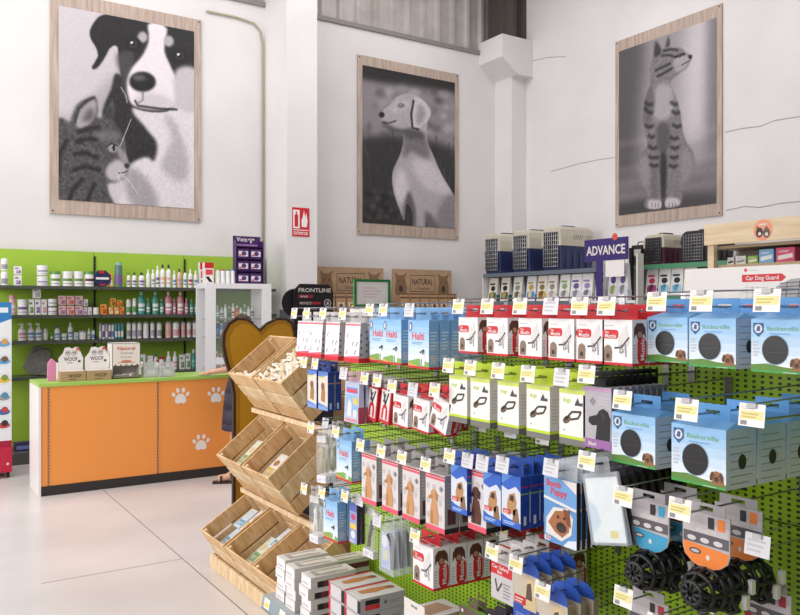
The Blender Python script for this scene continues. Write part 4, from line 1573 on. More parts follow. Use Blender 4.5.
# ================================================================== GONDOLA with perforated lime back
GX, GY0, GY1, GH_ = 1.98, .10, 3.53, 1.648
r = empty('gondola_shelving', (GX, (GY0 + GY1) / 2, 0))
gl = (GY1 - GY0) / 2
for z0, z1 in ((.27, .565), (.57, 1.077), (1.082, 1.61)):
    b = MB()
    b.box(0, .012, -gl, gl, z0, z1, perforated())
    b.build('perforated_panel', r)
    b = MB()
    b.box(.07, .082, -gl, gl, z0, z1, perforated())
    b.build('perforated_panel', r)
b = MB()
b.box(.0, .082, -gl - .03, gl + .005, 1.612, GH_, col('#e3e1de', .4))
b.build('top_rail', r)
for y in (-gl - .016, -gl + 1.1, gl - 1.2, gl - .017):
    b = MB()
    b.box(.0135, .0685, y - .016, y + .016, 0, 1.61, col('#7a5a38', .6) if y > gl - .1 else STEELD)
    b.build('upright', r)
BX0 = 1.47
b = MB()
b.box(BX0 - GX, -.002, -gl, gl - .075, .27, .299, col('#a7abac', .4))
b.build('base_shelf', r)
b = MB()
b.box(BX0 - GX + .03, BX0 - GX + .05, -gl, gl - .075, 0, .268, col('#3b3d40', .5))
b.box(BX0 - GX + .0505, -.002, gl - .095, gl - .077, 0, .268, col('#3b3d40', .5))
b.build('kick_plate', r)
b = MB()
b.add([(BX0 - GX - .012, -gl, .245), (BX0 - GX - .012, gl - .075, .245), (BX0 - GX - .001, gl - .075, .30), (BX0 - GX - .001, -gl, .30)], [(0, 3, 2, 1)], col('#8fa0a4', .35))
b.box(BX0 - GX - .012, BX0 - GX - .001, -gl, gl - .075, .236, .245, col('#6e7c80', .35))
pr_ = b.build('price_rail', r)
for k in range(9):
    y = gl - .13 - k * .17
    t = MB()
    t.add([(BX0 - GX - .0125, y - .03, .25), (BX0 - GX - .0125, y + .03, .25), (BX0 - GX - .0035, y + .03, .295), (BX0 - GX - .0035, y - .03, .295)], [(0, 3, 2, 1)], col('#f2efdf'))
    t.add([(BX0 - GX - .0127, y - .02, .26), (BX0 - GX - .0127, y + .02, .26), (BX0 - GX - .0085, y + .02, .275), (BX0 - GX - .0085, y - .02, .275)], [(0, 3, 2, 1)], YELLOW)
    t.build('shelf_ticket', pr_)
b = MB()
b.box(.09, .53, -gl, gl, .27, .299, col('#a7abac', .4))
b.box(.48, .5, -gl, gl, 0, .268, col('#3b3d40', .5))
b.build('rear_base_shelf', r)
tag(r, 'long gondola with perforated lime back and grey base shelf', 'shelving')

# ---- hooks
TICK_Y, TICK_B = col('#efe9b4'), col('#e3d26a')


def make_hook(length, yellow):
    b = MB()
    b.box(length - .004, length, -.012, .012, -.03, .05, CHROME)
    b.tube([(length - .004, 0, 0), (.0, 0, 0), (-.004, 0, .006)], .0026, CHROME, 6)
    b.tube([(length - .004, 0, .045), (.02, 0, .036), (-.006, 0, .036)], .002, CHROME, 6)
    o = b.build('display_hook')
    t = MB()
    t.frame((-.012, .033, -.012), (0, -1, 0), Vector((.12, 0, 1)).normalized())
    pts = [(0, 0), (.066, 0), (.066, .052), (0, .052)]
    t.prism(pts, .0015, col('#f3f1e9' if yellow else '#d9dade', .3))
    if yellow:
        t.Q(.004, .062, .016, .036, col('#efe5a0'), 1)
        t.scrib(.008, .056, .02, .034, 2, col('#cdbd72'), 2)
        t.Q(.006, .022, .003, .013, GREY, 2)
        t.scrib(.006, .05, .039, .048, 2, LGREY, 1)
    else:
        t.scrib(.008, .055, .01, .045, 3, LGREY, 1)
    t.box(-.0115, -.006, -.012, .012, .030, .041, LGREY)
    tk = t.build('price_ticket', o)
    tk.scale = (1, .9, .92)
    return o


_hk = {}
HOOKS = []


def hook(Xf, Y, z, yellow, label):
    L_ = round(GX - .001 - (Xf - .028), 2)
    k = (L_, yellow)
    if k not in _hk:
        _hk[k] = Proto(make_hook, L_, yellow)
    o = _hk[k].put((GX - .0015 - L_, Y, z))
    HOOKS.append(o)
    return tag(o, label, 'hook', 'display hooks on the gondola')


def tab(o, w, h, y, z0, mat, hole, hw=.018):
    """hanging tab: a card with a slot for the hook (slot centre at height hole)"""
    t = MB()
    h0, h1 = hole - .0045, hole + .0045
    x = [-w / 2, -hw, hw, w / 2]
    zz = [z0, h0, h1, z0 + h]
    for i in range(3):
        for j in range(3):
            if i == 1 and j == 1:
                continue
            t.box(x[i], x[i + 1], y - .0006, y + .0006, zz[j], zz[j + 1], mat)
    return t.build('hang_tab', o)


HOLE = .024     # hook height above the top of a carton


def gable(o, w, d, h, mat):
    """slanting top flaps up to the tab"""
    t = MB()
    t.add([(-w / 2, -d / 2, h), (w / 2, -d / 2, h), (w / 2, d / 2, h), (-w / 2, d / 2, h), (-w * .42, 0, h + .012), (w * .42, 0, h + .012)],
          [(0, 1, 5, 4), (2, 3, 4, 5), (1, 2, 5), (3, 0, 4)], mat)
    return t.build('top_flap', o)


# ---- carton designs. Each returns the thing; its origin is the middle of the carton's foot, the front faces local -Y
def dogsit(b, x, y, s, c, l=2, c2=None):
    """a seated dog: body, legs, neck, head with ear and muzzle"""
    b.P([(x - .3 * s, y), (x + .3 * s, y), (x + .34 * s, y + .4 * s), (x + .2 * s, y + .95 * s), (x - .16 * s, y + 1.0 * s), (x - .28 * s, y + .5 * s)], c, l)
    b.E(x + .0 * s, y + 1.22 * s, .24 * s, .27 * s, c, l, 12)
    b.P([(x - .12 * s, y + 1.25 * s), (x - .40 * s, y + 1.14 * s), (x - .38 * s, y + 1.04 * s), (x - .05 * s, y + 1.05 * s)], c2 or c, l + 1)
    b.P([(x + .08 * s, y + 1.42 * s), (x + .30 * s, y + 1.30 * s), (x + .26 * s, y + 1.0 * s), (x + .14 * s, y + 1.08 * s)], c2 or c, l + 1)
    b.Q(x - .2 * s, x - .08 * s, y, y + .55 * s, c2 or c, l + 1)


def doghead(b, x, y, s, c, c2, l=2):
    b.E(x, y, .46 * s, .5 * s, c, l, 12)
    b.E(x - .46 * s, y + .02 * s, .17 * s, .42 * s, c2, l + 1, 10, -.25)
    b.E(x + .46 * s, y + .02 * s, .17 * s, .42 * s, c2, l + 1, 10, .25)
    b.E(x, y - .2 * s, .26 * s, .24 * s, c2, l + 1, 10)
    b.E(x, y - .12 * s, .09 * s, .07 * s, BLACK, l + 2, 8)
    b.E(x - .2 * s, y + .12 * s, .06 * s, .06 * s, BLACK, l + 1, 6)
    b.E(x + .2 * s, y + .12 * s, .06 * s, .06 * s, BLACK, l + 1, 6)


def d_pouch():
    w, d, h = .124, .05, .164
    b = MB()
    b.body(w, d, h, col('#efecec', .4), .03)
    b.Q(0, w, 0, .018, RED)
    b.P([(0, .018), (w, .018), (w, .03), (0, .022)], PINKRED)
    b.Q(0, w, h - .012, h - .006, PINKRED)
    for i, j in ((0, 0), (1, 0), (2, 0), (0, 1), (1, 1), (2, 1), (0, 2), (1, 2)):
        x, y = .02 + i * .034 + .01 * (j % 2), .04 + j * .034
        b.E(x, y, .006, .008, col('#a9a6ab'), 1, 8)
        b.E(x + .008, y + .009, .004, .004, DGREY, 1, 6)
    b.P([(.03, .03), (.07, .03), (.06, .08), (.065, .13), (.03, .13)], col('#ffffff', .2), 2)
    b.side()
    b.Q(0, d, 0, .02, RED)
    b.P([(.001, .02), (d - .001, .02), (d * .78, h), (d * .22, h)], col('#aaa6a6'), 1)
    for i in range(8):
        b.E(.012 + .026 * (i % 2), .035 + .013 * i, .005, .006, col('#5d5a60'), 2, 6)
    o = b.build('treat_pouch')
    tab(o, .09, .042, 0, h, col('#cfcccb', .4), h + HOLE)
    return o, w, d, h


def sky_bands(b, w, h, n=6, top='#5f9fdc', bot='#e9f1f5', y0=.0, l=1):
    c0, c1 = lin(top), lin(bot)
    for i in range(n):
        t = i / (n - 1)
        a = [int(255 * ((1 - t) * int(bot[k:k + 2], 16) / 255 + t * int(top[k:k + 2], 16) / 255)) for k in (1, 3, 5)]
        b.Q(0, w, y0 + (h - y0) * i / n, y0 + (h - y0) * (i + 1) / n, col('#%02x%02x%02x' % tuple(a)), l)


def d_halti():
    w, d, h = .13, .042, .172
    b = MB()
    b.body(w, d, h, col('#a9cbe8'))
    sky_bands(b, w, h, 7, '#8fc1ec', '#f3f6f7')
    b.Q(0, w, 0, .008, RED, 2)
    b.P([(0, .008), (w, .008), (w, .024), (w * .5, .036), (0, .024)], col('#7fae52'), 2)
    b.P([(0, .008), (w * .5, .008), (0, .02)], col('#d9a45a'), 3)
    b.T('Halti', w * .2, h * .6, .026, col('#dc5a66'), 3, True, w * .58)
    b.scrib(w * .18, w * .8, h * .5, h * .57, 2, col('#6aa0cc'), 3)
    b.E(w * .12, h * .86, .011, .017, col('#3f6a9c'), 3)
    b.E(w * .12, h * .86, .006, .012, OFFW, 4)
    dogsit(b, w * .7, .012, .042, col('#f4f4f2'), 4, col('#4a4a50'))
    b.line([(w * .62, .058), (w * .74, .068), (w * .72, .05)], .004, BLACK, 6)
    b.side()
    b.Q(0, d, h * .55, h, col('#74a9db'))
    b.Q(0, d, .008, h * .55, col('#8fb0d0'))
    b.Q(0, d, 0, .008, RED)
    b.scrib(d * .15, d * .85, h * .12, h * .3, 4, OFFW, 2)
    b.scrib(d * .15, d * .85, h * .4, h * .8, 6, col('#c2d5e6'), 2)
    o = b.build('headcollar_carton')
    tab(o, .09, .045, 0, h, col('#86b8e4'), h + HOLE)
    return o, w, d, h


def d_muzzle(k=1.0):
    w, d, h = .100 * k, .056 * k, .118 * k
    b = MB()
    WC = col('#f0eeec')
    b.body(w, d, h, WC)
    b.Q(0, w, 0, .007 * k, RED)
    b.RR(.0005, w * .55, h * .58, h * .78, h * .07, RED, 1)
    b.T('The', w * .08, h * .70, h * .055, OFFW, 2, True, w * .15)
    b.T('Muzzle', w * .1, h * .605, h * .085, OFFW, 2, True, w * .38)
    b.scrib(w * .08, w * .5, h * .86, h * .9, 1, LGREY)
    b.P([(w * .52, h * .56), (w * .82, h * .9), (w * .9, h * .5), (w * .62, h * .22)], col('#dedbd8'), 2)
    b.line([(w * .42, h * .38), (w * .66, h * .40), (w * .9, h * .62)], h * .04, DGREY, 3)
    b.line([(w * .6, h * .28), (w * .64, h * .46), (w * .72, h * .3), (w * .6, h * .28)], h * .03, GREY, 3)
    b.line([(w * .78, h * .52), (w * .8, h * .2)], h * .03, GREY, 3)
    b.P([(w * .06, h * .08), (w * .32, h * .08), (w * .34, h * .3), (w * .31, h * .4), (w * .2, h * .45), (w * .09, h * .4), (w * .06, h * .28)], col('#8a7460'), 2)
    b.E(w * .2, h * .2, w * .06, h * .06, DBROWN, 3, 8)
    b.side()
    b.Q(0, d, 0, .007 * k, RED)
    b.P([(d * .1, h * .6), (d * .12, h * .82), (d * .3, h * .93), (d * .7, h * .93), (d * .88, h * .82), (d * .92, h * .6), (d * .74, h * .7), (d * .62, h * .56), (d * .38, h * .56), (d * .26, h * .7)], col('#593123'), 1)
    b.E(d * .5, h * .68, d * .16, h * .07, col('#b98a6a'), 2, 8)
    b.RR(d * .34, d * .96, h * .04, h * .62, d * .28, RED, 2)
    b.T('Muzzle', d * .80, h * .12, d * .26, OFFW, 3, True, None, 0, True)
    b.scrib(d * .05, d * .26, h * .1, h * .5, 6, LGREY, 1)
    b.top()
    b.Q(w * .1, w * .5, d * .15, d * .4, LRED, 1)
    b.P([(w * .6, d * .2), (w * .9, d * .3), (w * .7, d * .45)], col('#8a7460'), 1)
    o = b.build('muzzle_carton')
    tab(o, w * .9, .040, 0, h, RED, h + HOLE)
    return o, w, d, h


def d_basket(k=1.0):
    w, d, h = .122 * k, .094 * k, .113 * k
    b = MB()
    b.body(w, d, h, col('#b9d3ea'))
    sky_bands(b, w, h, 6, '#94c3ea', '#f5f7f6')
    b.P([(0, 0), (w, 0), (w, h * .09), (w * .6, h * .12), (w * .3, h * .17), (0, h * .14)], col('#5f8a3a'), 2)
    b.Q(0, w, 0, h * .045, col('#47a04a'), 3)
    b.scrib(w * .6, w * .92, h * .015, h * .035, 1, OFFW, 4)
    b.P([(w * .04, h * .93), (w * .24, h * .93), (w * .24, h * .76), (w * .14, h * .66), (w * .04, h * .76)], col('#2f5f94'), 2)
    b.E(w * .14, h * .82, w * .075, h * .085, OFFW, 3)
    b.P([(w * .1, h * .78), (w * .17, h * .77), (w * .18, h * .86), (w * .13, h * .88)], col('#2f5f94'), 4)
    b.T('Baskerville', w * .3, h * .79, h * .085, col('#6fb07e'), 3, False, w * .6)
    b.scrib(w * .34, w * .85, h * .72, h * .76, 1, SKY, 3)
    b.E(w * .45, h * .43, w * .25, h * .285, col('#8db0c8'), 2, 22)
    b.E(w * .45, h * .43, w * .238, h * .27, col('#0e0d10', .4), 3, 22)
    b.line([(w * .30, h * .38), (w * .64, h * .39)], h * .012, col('#37343a', .3), 4)
    b.line([(w * .32, h * .5), (w * .62, h * .51)], h * .012, col('#2a282e', .3), 4)
    b.line([(w * .4, h * .26), (w * .43, h * .58)], h * .012, col('#2a282e', .3), 4)
    b.scrib(w * .04, w * .16, h * .3, h * .62, 5, LGREY, 2)
    doghead(b, w * .84, h * .2, h * .2, col('#9a6a44'), col('#5b3a24'), 4)
    b.P([(w * .76, h * .06), (w * .98, h * .06), (w * .95, h * .18), (w * .76, h * .16)], col('#9a6a44'), 3)
    b.side()
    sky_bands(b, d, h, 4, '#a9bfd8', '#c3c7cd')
    b.E(d * .52, h * .44, d * .13, h * .13, BLACK, 3, 16)
    for i in range(7):
        b.Q(d * .12, d * (.75 + .1 * (i % 3)), h * (.08 + .125 * i), h * (.10 + .125 * i), col('#8b97a4'), 2)
    o = b.build('basket_muzzle_carton')
    gable(o, w, d, h, col('#74aee0'))
    tab(o, w * .62, .034, 0, h + .0125, col('#5f9fd8'), h + HOLE + .004)
    return o, w, d, h


def d_lime():
    w, d, h = .098, .04, .155
    b = MB()
    b.body(w, d, h, col('#f1efe8'))
    b.Q(0, w, 0, .018, col('#77756f'))
    b.Q(0, w, .018, .026, LIMEP)
    b.Q(0, w, h - .012, h, col('#d4e36a'))
    b.T('dogs', w * .14, h * .77, .012, col('#b8cf3a'), 1, True)
    b.P([(w * .6, h * .72), (w * .92, h * .72), (w * .9, h * .78), (w * .8, h * .77), (w * .72, h * .86), (w * .64, h * .78)], DGREY, 1)
    b.line([(w * .3, h * .48), (w * .5, h * .6), (w * .85, h * .62), (w * .74, h * .5), (w * .45, h * .46)], .006, col('#3b352c'), 2)
    b.E(w * .3, h * .45, w * .17, h * .065, col('#6a5a40'), 1, 12, .5)
    b.E(w * .28, h * .47, w * .11, h * .03, DBROWN, 2, 12, .5)
    b.E(w * .2, h * .26, w * .03, h * .018, GREY, 1, 8)
    b.side()
    b.Q(0, d, 0, .018, col('#6a6862'))
    b.Q(0, d, .018, .026, LIMEP)
    b.Q(0, d, .026, h, col('#dcd8cf'))
    b.scrib(d * .2, d * .8, h * .3, h * .8, 8, LGREY, 2)
    o = b.build('lead_carton')
    tab(o, w * .92, .046, 0, h, LIMEP, h + HOLE)
    return o, w, d, h


def d_grey(dark=False):
    w, d, h = (.094 if dark else .112), .058, .198
    b = MB()
    b.body(w, d, h, col('#d9d4d2'))
    for i in range(9):
        b.E(.015 + (i % 3) * .036, .05 + (i // 3) * .05, .012, .012, col('#c3bdba'), 1, 6)
    b.Q(0, w, 0, .018, PINKRED, 2)
    b.Q(0, w, h - .009, h - .004, RED, 2)
    b.Q(0, w, h - .02, h - .012, PINKRED, 2)
    c1, c2 = (col('#5a2f1c'), col('#38190f')) if dark else (col('#cb9462'), col('#b07c4a'))
    dogsit(b, w * .45, .022, .082, c1, 3, c2)
    b.E(w * .84, h * .76, .011, .011, col('#7f7884'), 2, 4)
    b.scrib(w * .7, w * .95, h * .55, h * .66, 3, LGREY, 2)
    b.side()
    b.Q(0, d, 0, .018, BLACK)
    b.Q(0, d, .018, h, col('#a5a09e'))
    b.Q(d * .2, d * .8, .03, h * .42, col('#5c2c2a'), 2)
    b.scrib(d * .15, d * .85, h * .5, h * .9, 7, LGREY, 2)
    b.top()
    b.Q(w * .1, w * .9, d * .2, d * .5, LGREY)
    o = b.build('dog_gear_carton')
    tab(o, w * .7, .046, 0, h, col('#9d9a99'), h + HOLE)
    return o, w, d, h


def d_blue():
    w, d, h = .086, .034, .158
    b = MB()
    b.body(w, d, h, col('#2d62c4'))
    b.P([(0, h * .22), (w * .3, h * .16), (w, h * .12), (w, h * .7), (w * .75, h * .8), (w * .35, h * .7), (0, h * .76)], col('#d8dde6'), 1)
    b.P([(w * .3, h * .3), (w * .72, h * .24), (w * .8, h * .5), (w * .7, h * .68), (w * .4, h * .62), (w * .3, h * .45)], col('#b98a5a'), 2)
    b.P([(w * .42, h * .52), (w * .66, h * .5), (w * .66, h * .62), (w * .5, h * .62)], col('#3a2a24'), 3)
    b.P([(w * .58, h * .12), (w * .95, h * .13), (w * .85, h * .4), (w * .62, h * .34)], col('#8a6a4a'), 2)
    b.Q(w * .08, w * .48, h * .24, h * .33, RED, 4)
    b.scrib(w * .12, w * .44, h * .25, h * .32, 2, OFFW, 5)
    b.scrib(w * .1, w * .8, h * .05, h * .12, 2, PALE, 2)
    b.P([(0, h * .8), (w * .6, h), (0, h)], col('#5a90dc'), 1)
    b.side()
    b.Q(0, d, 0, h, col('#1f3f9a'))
    b.Q(0, d, h * .66, h * .69, col('#7fa84a'), 2)
    b.Q(0, d, h * .80, h * .82, RED, 2)
    b.Q(d * .35, d * .65, h * .08, h * .25, OFFW, 2)
    o = b.build('training_carton')
    tab(o, w * .9, .044, 0, h, col('#2a56ae'), h + HOLE)
    return o, w, d, h


def d_lead():
    w, d, h = .09, .03, .168
    b = MB()
    b.body(w, d, h, col('#5f86cf'))
    b.P([(0, h * .18), (w, h * .1), (w, h * .92), (0, h * .8)], col('#e0d6c8'), 1)
    b.P([(w * .3, h * .24), (w * .7, h * .2), (w * .75, h * .45), (w * .62, h * .66), (w * .4, h * .62), (w * .32, h * .4)], col('#a87a4c'), 2)
    b.E(w * .5, h * .62, w * .18, h * .1, col('#8a5c36'), 3)
    b.Q(0, w, 0, h * .1, col('#7fa0dc'), 2)
    b.Q(0, w * .6, h * .82, h * .86, YELLOW, 2)
    b.side()
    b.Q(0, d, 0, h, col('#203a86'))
    b.Q(0, d, h * .69, h * .72, col('#b07a4a'), 2)
    b.Q(d * .3, d * .6, h * .04, h * .2, col('#b9c4dc'), 2)
    o = b.build('dog_lead_carton')
    tab(o, w * .9, .042, 0, h, col('#27479a'), h + HOLE)
    return o, w, d, h


def d_purple():
    w, d, h = .1, .014, .165
    b = MB()
    b.body(w, d, h, col('#b5b1b6'))
    b.Q(0, w, 0, h * .15, col('#a06aa6'), 1)
    b.T('Black', w * .2, h * .045, .01, OFFW, 2, True)
    b.Q(0, w, h * .93, h * .98, col('#c79ac2'), 1)
    b.E(w * .35, h * .76, .012, .012, col('#8b8790'), 1, 4)
    b.P([(w * .45, h * .15), (w * .95, h * .15), (w * .98, h * .5), (w * .88, h * .62), (w * .72, h * .66), (w * .58, h * .62), (w * .5, h * .55), (w * .22, h * .5), (w * .2, h * .42),
         (w * .32, h * .37), (w * .5, h * .38)], BLACK, 2)
    b.P([(w * .62, h * .64), (w * .7, h * .46), (w * .82, h * .52)], col('#2c2a2e'), 3)
    b.scrib(w * .55, w * .95, h * .72, h * .86, 3, LGREY, 1)
    b.side()
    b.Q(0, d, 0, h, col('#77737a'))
    o = b.build('coat_tool_pack')
    tab(o, w * .5, .04, 0, h, BLACK, h + HOLE)
    return o, w, d, h


def d_chewpack(v=0):
    w, d, h = .085, .022, .205
    b = MB()
    b.body(w, d, h, PLASTIC, .012)
    o = b.build('clear_chew_pack')
    t = MB()
    t.M = Matrix.Translation((0, 0, h * .2))
    t.tube([(-.012, 0, 0), (-.008, 0, .03), (.006, 0, .07), (.012, 0, .11)], [.008, .007, .0075, .006], col(('#9aa06a', '#f1ece4', '#4a2a1c')[v], .7), 8)
    if v != 2:
        t.tube([(.014, .002, .01), (.012, .002, .05), (-.006, .002, .1)], [.006, .005, .006], col(('#b9a06a', '#e9e2d8', '#4a2a1c')[v], .7), 8)
    t.M = None
    t.build('chew', o)
    t = MB()
    t.body(w * .98, .003, h * .14, OFFW, z0=h * .84)
    t.scrib(.012, w * .8, .006, .022, 2, LGREY)
    t.build('insert_card', o)
    t = MB()
    t.body(w * .98, d * 1.03, h * .15, col('#eeecef'), z0=.0)
    t.scrib(.01, w * .6, .006, .024, 3, col('#b9a9c4'))
    t.Q(w * .68, w * .92, .006, .024, col('#d7d3da'), 1)
    t.build('insert_card', o)
    tab(o, w * .75, .04, 0, h, PLASTICH, h + HOLE)
    return o, w, d, h


def d_bigbag():
    w, d, h = .105, .03, .175
    b = MB()
    b.body(w, d, h, PLASTICH, .012)
    o = b.build('clear_chew_bag')
    t = MB()
    t.tube([(.026, 0, .02), (.024, 0, .07), (.018, 0, .125), (.0, -.002, .15)], .0105, DBROWN, 8)
    t.build('chew', o)
    t = MB()
    t.body(w * .6, .002, h * .8, col('#aebede'), z0=.012)
    t.E(w * .22, h * .6, w * .2, h * .14, col('#e8e6ec'), 1)
    t.E(w * .3, h * .3, w * .18, h * .12, col('#d8cf9a'), 1)
    t.scrib(.008, w * .5, .01, .03, 3, col('#8aa0c4'), 1)
    c = t.build('insert_card', o)
    c.location = (-w * .17, -.004, 0)
    tab(o, w * .6, .04, 0, h, PLASTICH, h + HOLE)
    return o, w, d, h


def d_puppy():
    w, d, h = .128, .012, .185
    b = MB()
    b.body(w, d, h, col('#5b93cc'))
    b.P([(0, h * .68), (w, h * .58), (w, h), (0, h)], col('#6da2d8'), 1)
    b.P([(w * .55, h), (w, h * .82), (w, h)], OFFW, 2)
    b.line([(0, h * .68), (w, h * .58)], .008, OFFW, 2)
    b.P([(w * .06, h * .12), (w * .3, h * .1), (w * .55, h * .06), (w * .85, h * .2), (w * .9, h * .45), (w * .74, h * .58), (w * .3, h * .55), (w * .08, h * .36)], OFFW, 2)
    b.P([(w * .14, h * .3), (w * .36, h * .5), (w * .68, h * .54), (w * .8, h * .44), (w * .78, h * .24), (w * .58, h * .12), (w * .34, h * .18)], col('#a5673c'), 3)
    b.P([(w * .6, h * .56), (w * .8, h * .56), (w * .84, h * .3), (w * .7, h * .36)], col('#7a4526'), 4)
    b.E(w * .55, h * .27, w * .16, h * .08, DBROWN, 4)
    b.E(w * .52, h * .3, w * .06, h * .03, BLACK, 5)
    b.E(w * .45, h * .42, w * .035, h * .025, BLACK, 5, 8)
    b.E(w * .64, h * .42, w * .035, h * .025, BLACK, 5, 8)
    b.T('Boots', w * .08, h * .86, .02, col('#d8343c'), 3, True, w * .45)
    b.T('Puppy', w * .22, h * .74, .02, col('#d8343c'), 3, True, w * .5)
    b.RR(w * .03, w * .22, h * .02, h * .1, .006, OFFW, 3)
    b.T('XS', w * .06, h * .035, .011, col('#b8343c'), 4, True)
    b.P([(w * .6, 0), (w, 0), (w, h * .14), (w * .75, h * .1)], col('#dfe6ee'), 2)
    b.side()
    b.Q(0, d, 0, h, DBROWN)
    o = b.build('dog_boots_pack')
    tab(o, w * .95, .046, 0, h, PLASTICH, h + HOLE)
    return o, w, d, h


def d_whitebag():
    w, d, h = .125, .018, .185
    b = MB()
    b.body(w, d, h, PLASTICH, .008)
    o = b.build('clear_pad_bag')
    t = MB()
    t.body(w * .9, .010, h * .9, noisy('white_pad', '#dfeaea', '#f3f6f2', 14, .7), .004, z0=.006)
    t.P([(.0, .02), (w * .3, .05), (w * .2, h * .5), (0, h * .6)], col('#c4dbe6'), 1)
    t.Q(w * .5, w * .72, .012, .03, YELLOW, 1)
    t.build('pad', o)
    tab(o, w * .6, .04, 0, h, PLASTICH, h + HOLE)
    return o, w, d, h


def d_darkpack():
    w, d, h = .115, .016, .17
    b = MB()
    b.body(w, d, h, col('#2b2326', .3))
    b.Q(w * .1, w * .9, h * .1, h * .3, col('#6a4a44'), 1)
    b.Q(w * .1, w * .5, h * .7, h * .9, col('#8a2f34'), 1)
    b.side()
    b.Q(0, d, 0, h * .3, col('#85766c'), 1)
    o = b.build('dark_strap_pack')
    tab(o, w * .5, .04, 0, h, DGREY, h + HOLE)
    return o, w, d, h


def d_clipper():
    w, d, h = .075, .02, .135
    b = MB()
    b.body(w, d, h, col('#c92733'), .008)
    b.P([(w * .1, h * .1), (w * .9, h * .1), (w * .9, h * .95), (w * .1, h * .95)], col('#e6e2e0'), 1)
    b.line([(w * .25, h * .9), (w * .5, h * .55), (w * .75, h * .9)], .009, BLACK, 2)
    b.line([(w * .5, h * .85), (w * .3, h * .6)], .008, DGREY, 3)
    pts = [(w * .3, h * .12), (w * .32, h * .42), (w * .5, h * .54), (w * .68, h * .42), (w * .7, h * .12)]
    b.line(pts, .013, RED, 3)
    o = b.build('nail_clipper_card')
    tab(o, w * .7, .038, 0, h, col('#b9b3b2'), h + HOLE)
    return o, w, d, h


def d_blister():
    w, d, h = .115, .03, .165
    b = MB()
    b.body(w, d, h, col('#bcc6de', .3), .018)
    b.Q(w * .1, w * .9, h * .72, h * .86, col('#5f8fd8'), 1)
    b.Q(w * .14, w * .86, h * .74, h * .82, LRED, 2)
    b.Q(w * .08, w * .92, h * .2, h * .68, col('#8fb6e0'), 1)
    b.P([(w * .2, h * .16), (w * .5, h * .16), (w * .52, h * .45), (w * .38, h * .58), (w * .24, h * .45)], OFFW, 2)
    b.Q(w * .62, w * .92, h * .46, h * .62, col('#e6c65a'), 2)
    b.E(w * .76, h * .24, w * .14, h * .1, OFFW, 2)
    b.Q(w * .1, w * .9, .004, h * .1, col('#d98a98'), 1)
    b.side()
    b.Q(0, d, 0, h * .4, col('#b04a58'))
    o = b.build('grooming_blister')
    tab(o, w * .8, .04, 0, h, col('#d2a9b4'), h + HOLE)
    return o, w, d, h


def d_strip():
    w, d, h = .062, .016, .165
    b = MB()
    b.body(w, d, h, col('#8f9fd0'), .012)
    b.Q(0, w, h * .8, h, col('#5c6cb8'), 1)
    b.E(w * .5, h * .66, w * .3, h * .08, col('#c84a6a'), 1)
    b.Q(w * .1, w * .9, h * .36, h * .5, col('#e6c65a'), 1)
    b.E(w * .5, h * .22, w * .3, h * .1, col('#e4e0ea'), 1)
    b.scrib(w * .1, w * .8, .004, h * .1, 2, OFFW, 1)
    b.side()
    b.Q(0, d, 0, h, DBROWN)
    o = b.build('chew_strip_pack')
    tab(o, w * .85, .038, 0, h, OFFW, h + HOLE)
    return o, w, d, h


def d_belt():
    w, d, h = .105, .022, .125
    b = MB()
    b.body(w, d, h, col('#c9c4c4'))
    b.Q(0, w * .95, h * .62, h * .9, RED, 1)
    b.T('Car Safety', w * .05, h * .77, .011, OFFW, 2, True, w * .8)
    b.T('Belt', w * .3, h * .66, .010, OFFW, 2, True)
    b.line([(w * .2, h * .5), (w * .3, h * .2), (w * .5, h * .45)], .006, DGREY, 2)
    b.scrib(w * .55, w * .9, h * .1, h * .5, 5, GREY, 1)
    b.side()
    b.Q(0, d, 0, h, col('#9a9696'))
    o = b.build('car_belt_card')
    tab(o, w * .6, .04, 0, h, OFFW, h + HOLE)
    return o, w, d, h


def d_dome():
    w, d, h = .112, .02, .15
    b = MB()
    b.body(w, d, h, col('#c8bca9'))
    b.Q(0, w, 0, h * .35, col('#2c50ac'), 1)
    b.scrib(w * .1, w * .8, h * .05, h * .2, 3, col('#7f9cd8'), 2)
    b.P([(w * .4, h * .3), (w * .9, h * .3), (w * .85, h * .9), (w * .55, h * .95)], col('#d8c090'), 2)
    b.P([(w * .5, h * .5), (w * .75, h * .5), (w * .7, h * .85), (w * .55, h * .8)], col('#5a4a44'), 3)
    b.Q(w * .05, w * .5, h * .36, h * .52, RED, 3)
    b.scrib(w * .09, w * .45, h * .39, h * .5, 2, OFFW, 4)
    b.side()
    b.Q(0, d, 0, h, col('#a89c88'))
    o = b.build('dog_toy_card')
    t = MB()
    t.frame((-w / 2, -.011, h), (1, 0, 0), (0, 0, 1))
    t.prism([(0, 0), (w, 0), (w, .02), (w * .85, .036), (w * .55, .0445), (w * .55, .0285), (w * .45, .0285), (w * .45, .0445), (w * .15, .036), (0, .02)], .0012, BLUE)
    t.build('hang_tab', o)
    return o, w, d, h


def d_pouchbag(c, top):
    w, d, h = .13, .03, .17
    b = MB()
    b.body(w, d, h, noisy('cloth_' + c.lstrip('#'), c, c, 30, .8), .016)
    b.Q(0, w, h * .82, h, col(top, .8), 1)
    b.E(w * .12, h * .9, .006, .006, OFFW, 2)
    b.line([(0, h * .81), (w, h * .8)], .002, BLACK, 2)
    o = b.build('cloth_pouch')
    tab(o, w * .35, .036, 0, h, col(top, .8), h + HOLE)
    return o, w, d, h


def d_letter():
    w, d, h = .13, .02, .15
    b = MB()
    b.body(w, d, h, OFFW)
    b.T('KO', w * .2, h * .6, .045, col('#5a3a6e'), 1, True)
    b.Q(w * .05, w * .95, .01, h * .3, col('#b8a4c4'), 1)
    b.Q(w * .88, w, h * .75, h, RED, 1)
    o = b.build('toy_card')
    tab(o, w * .6, .04, 0, h, LGREY, h + HOLE)
    return o, w, d, h


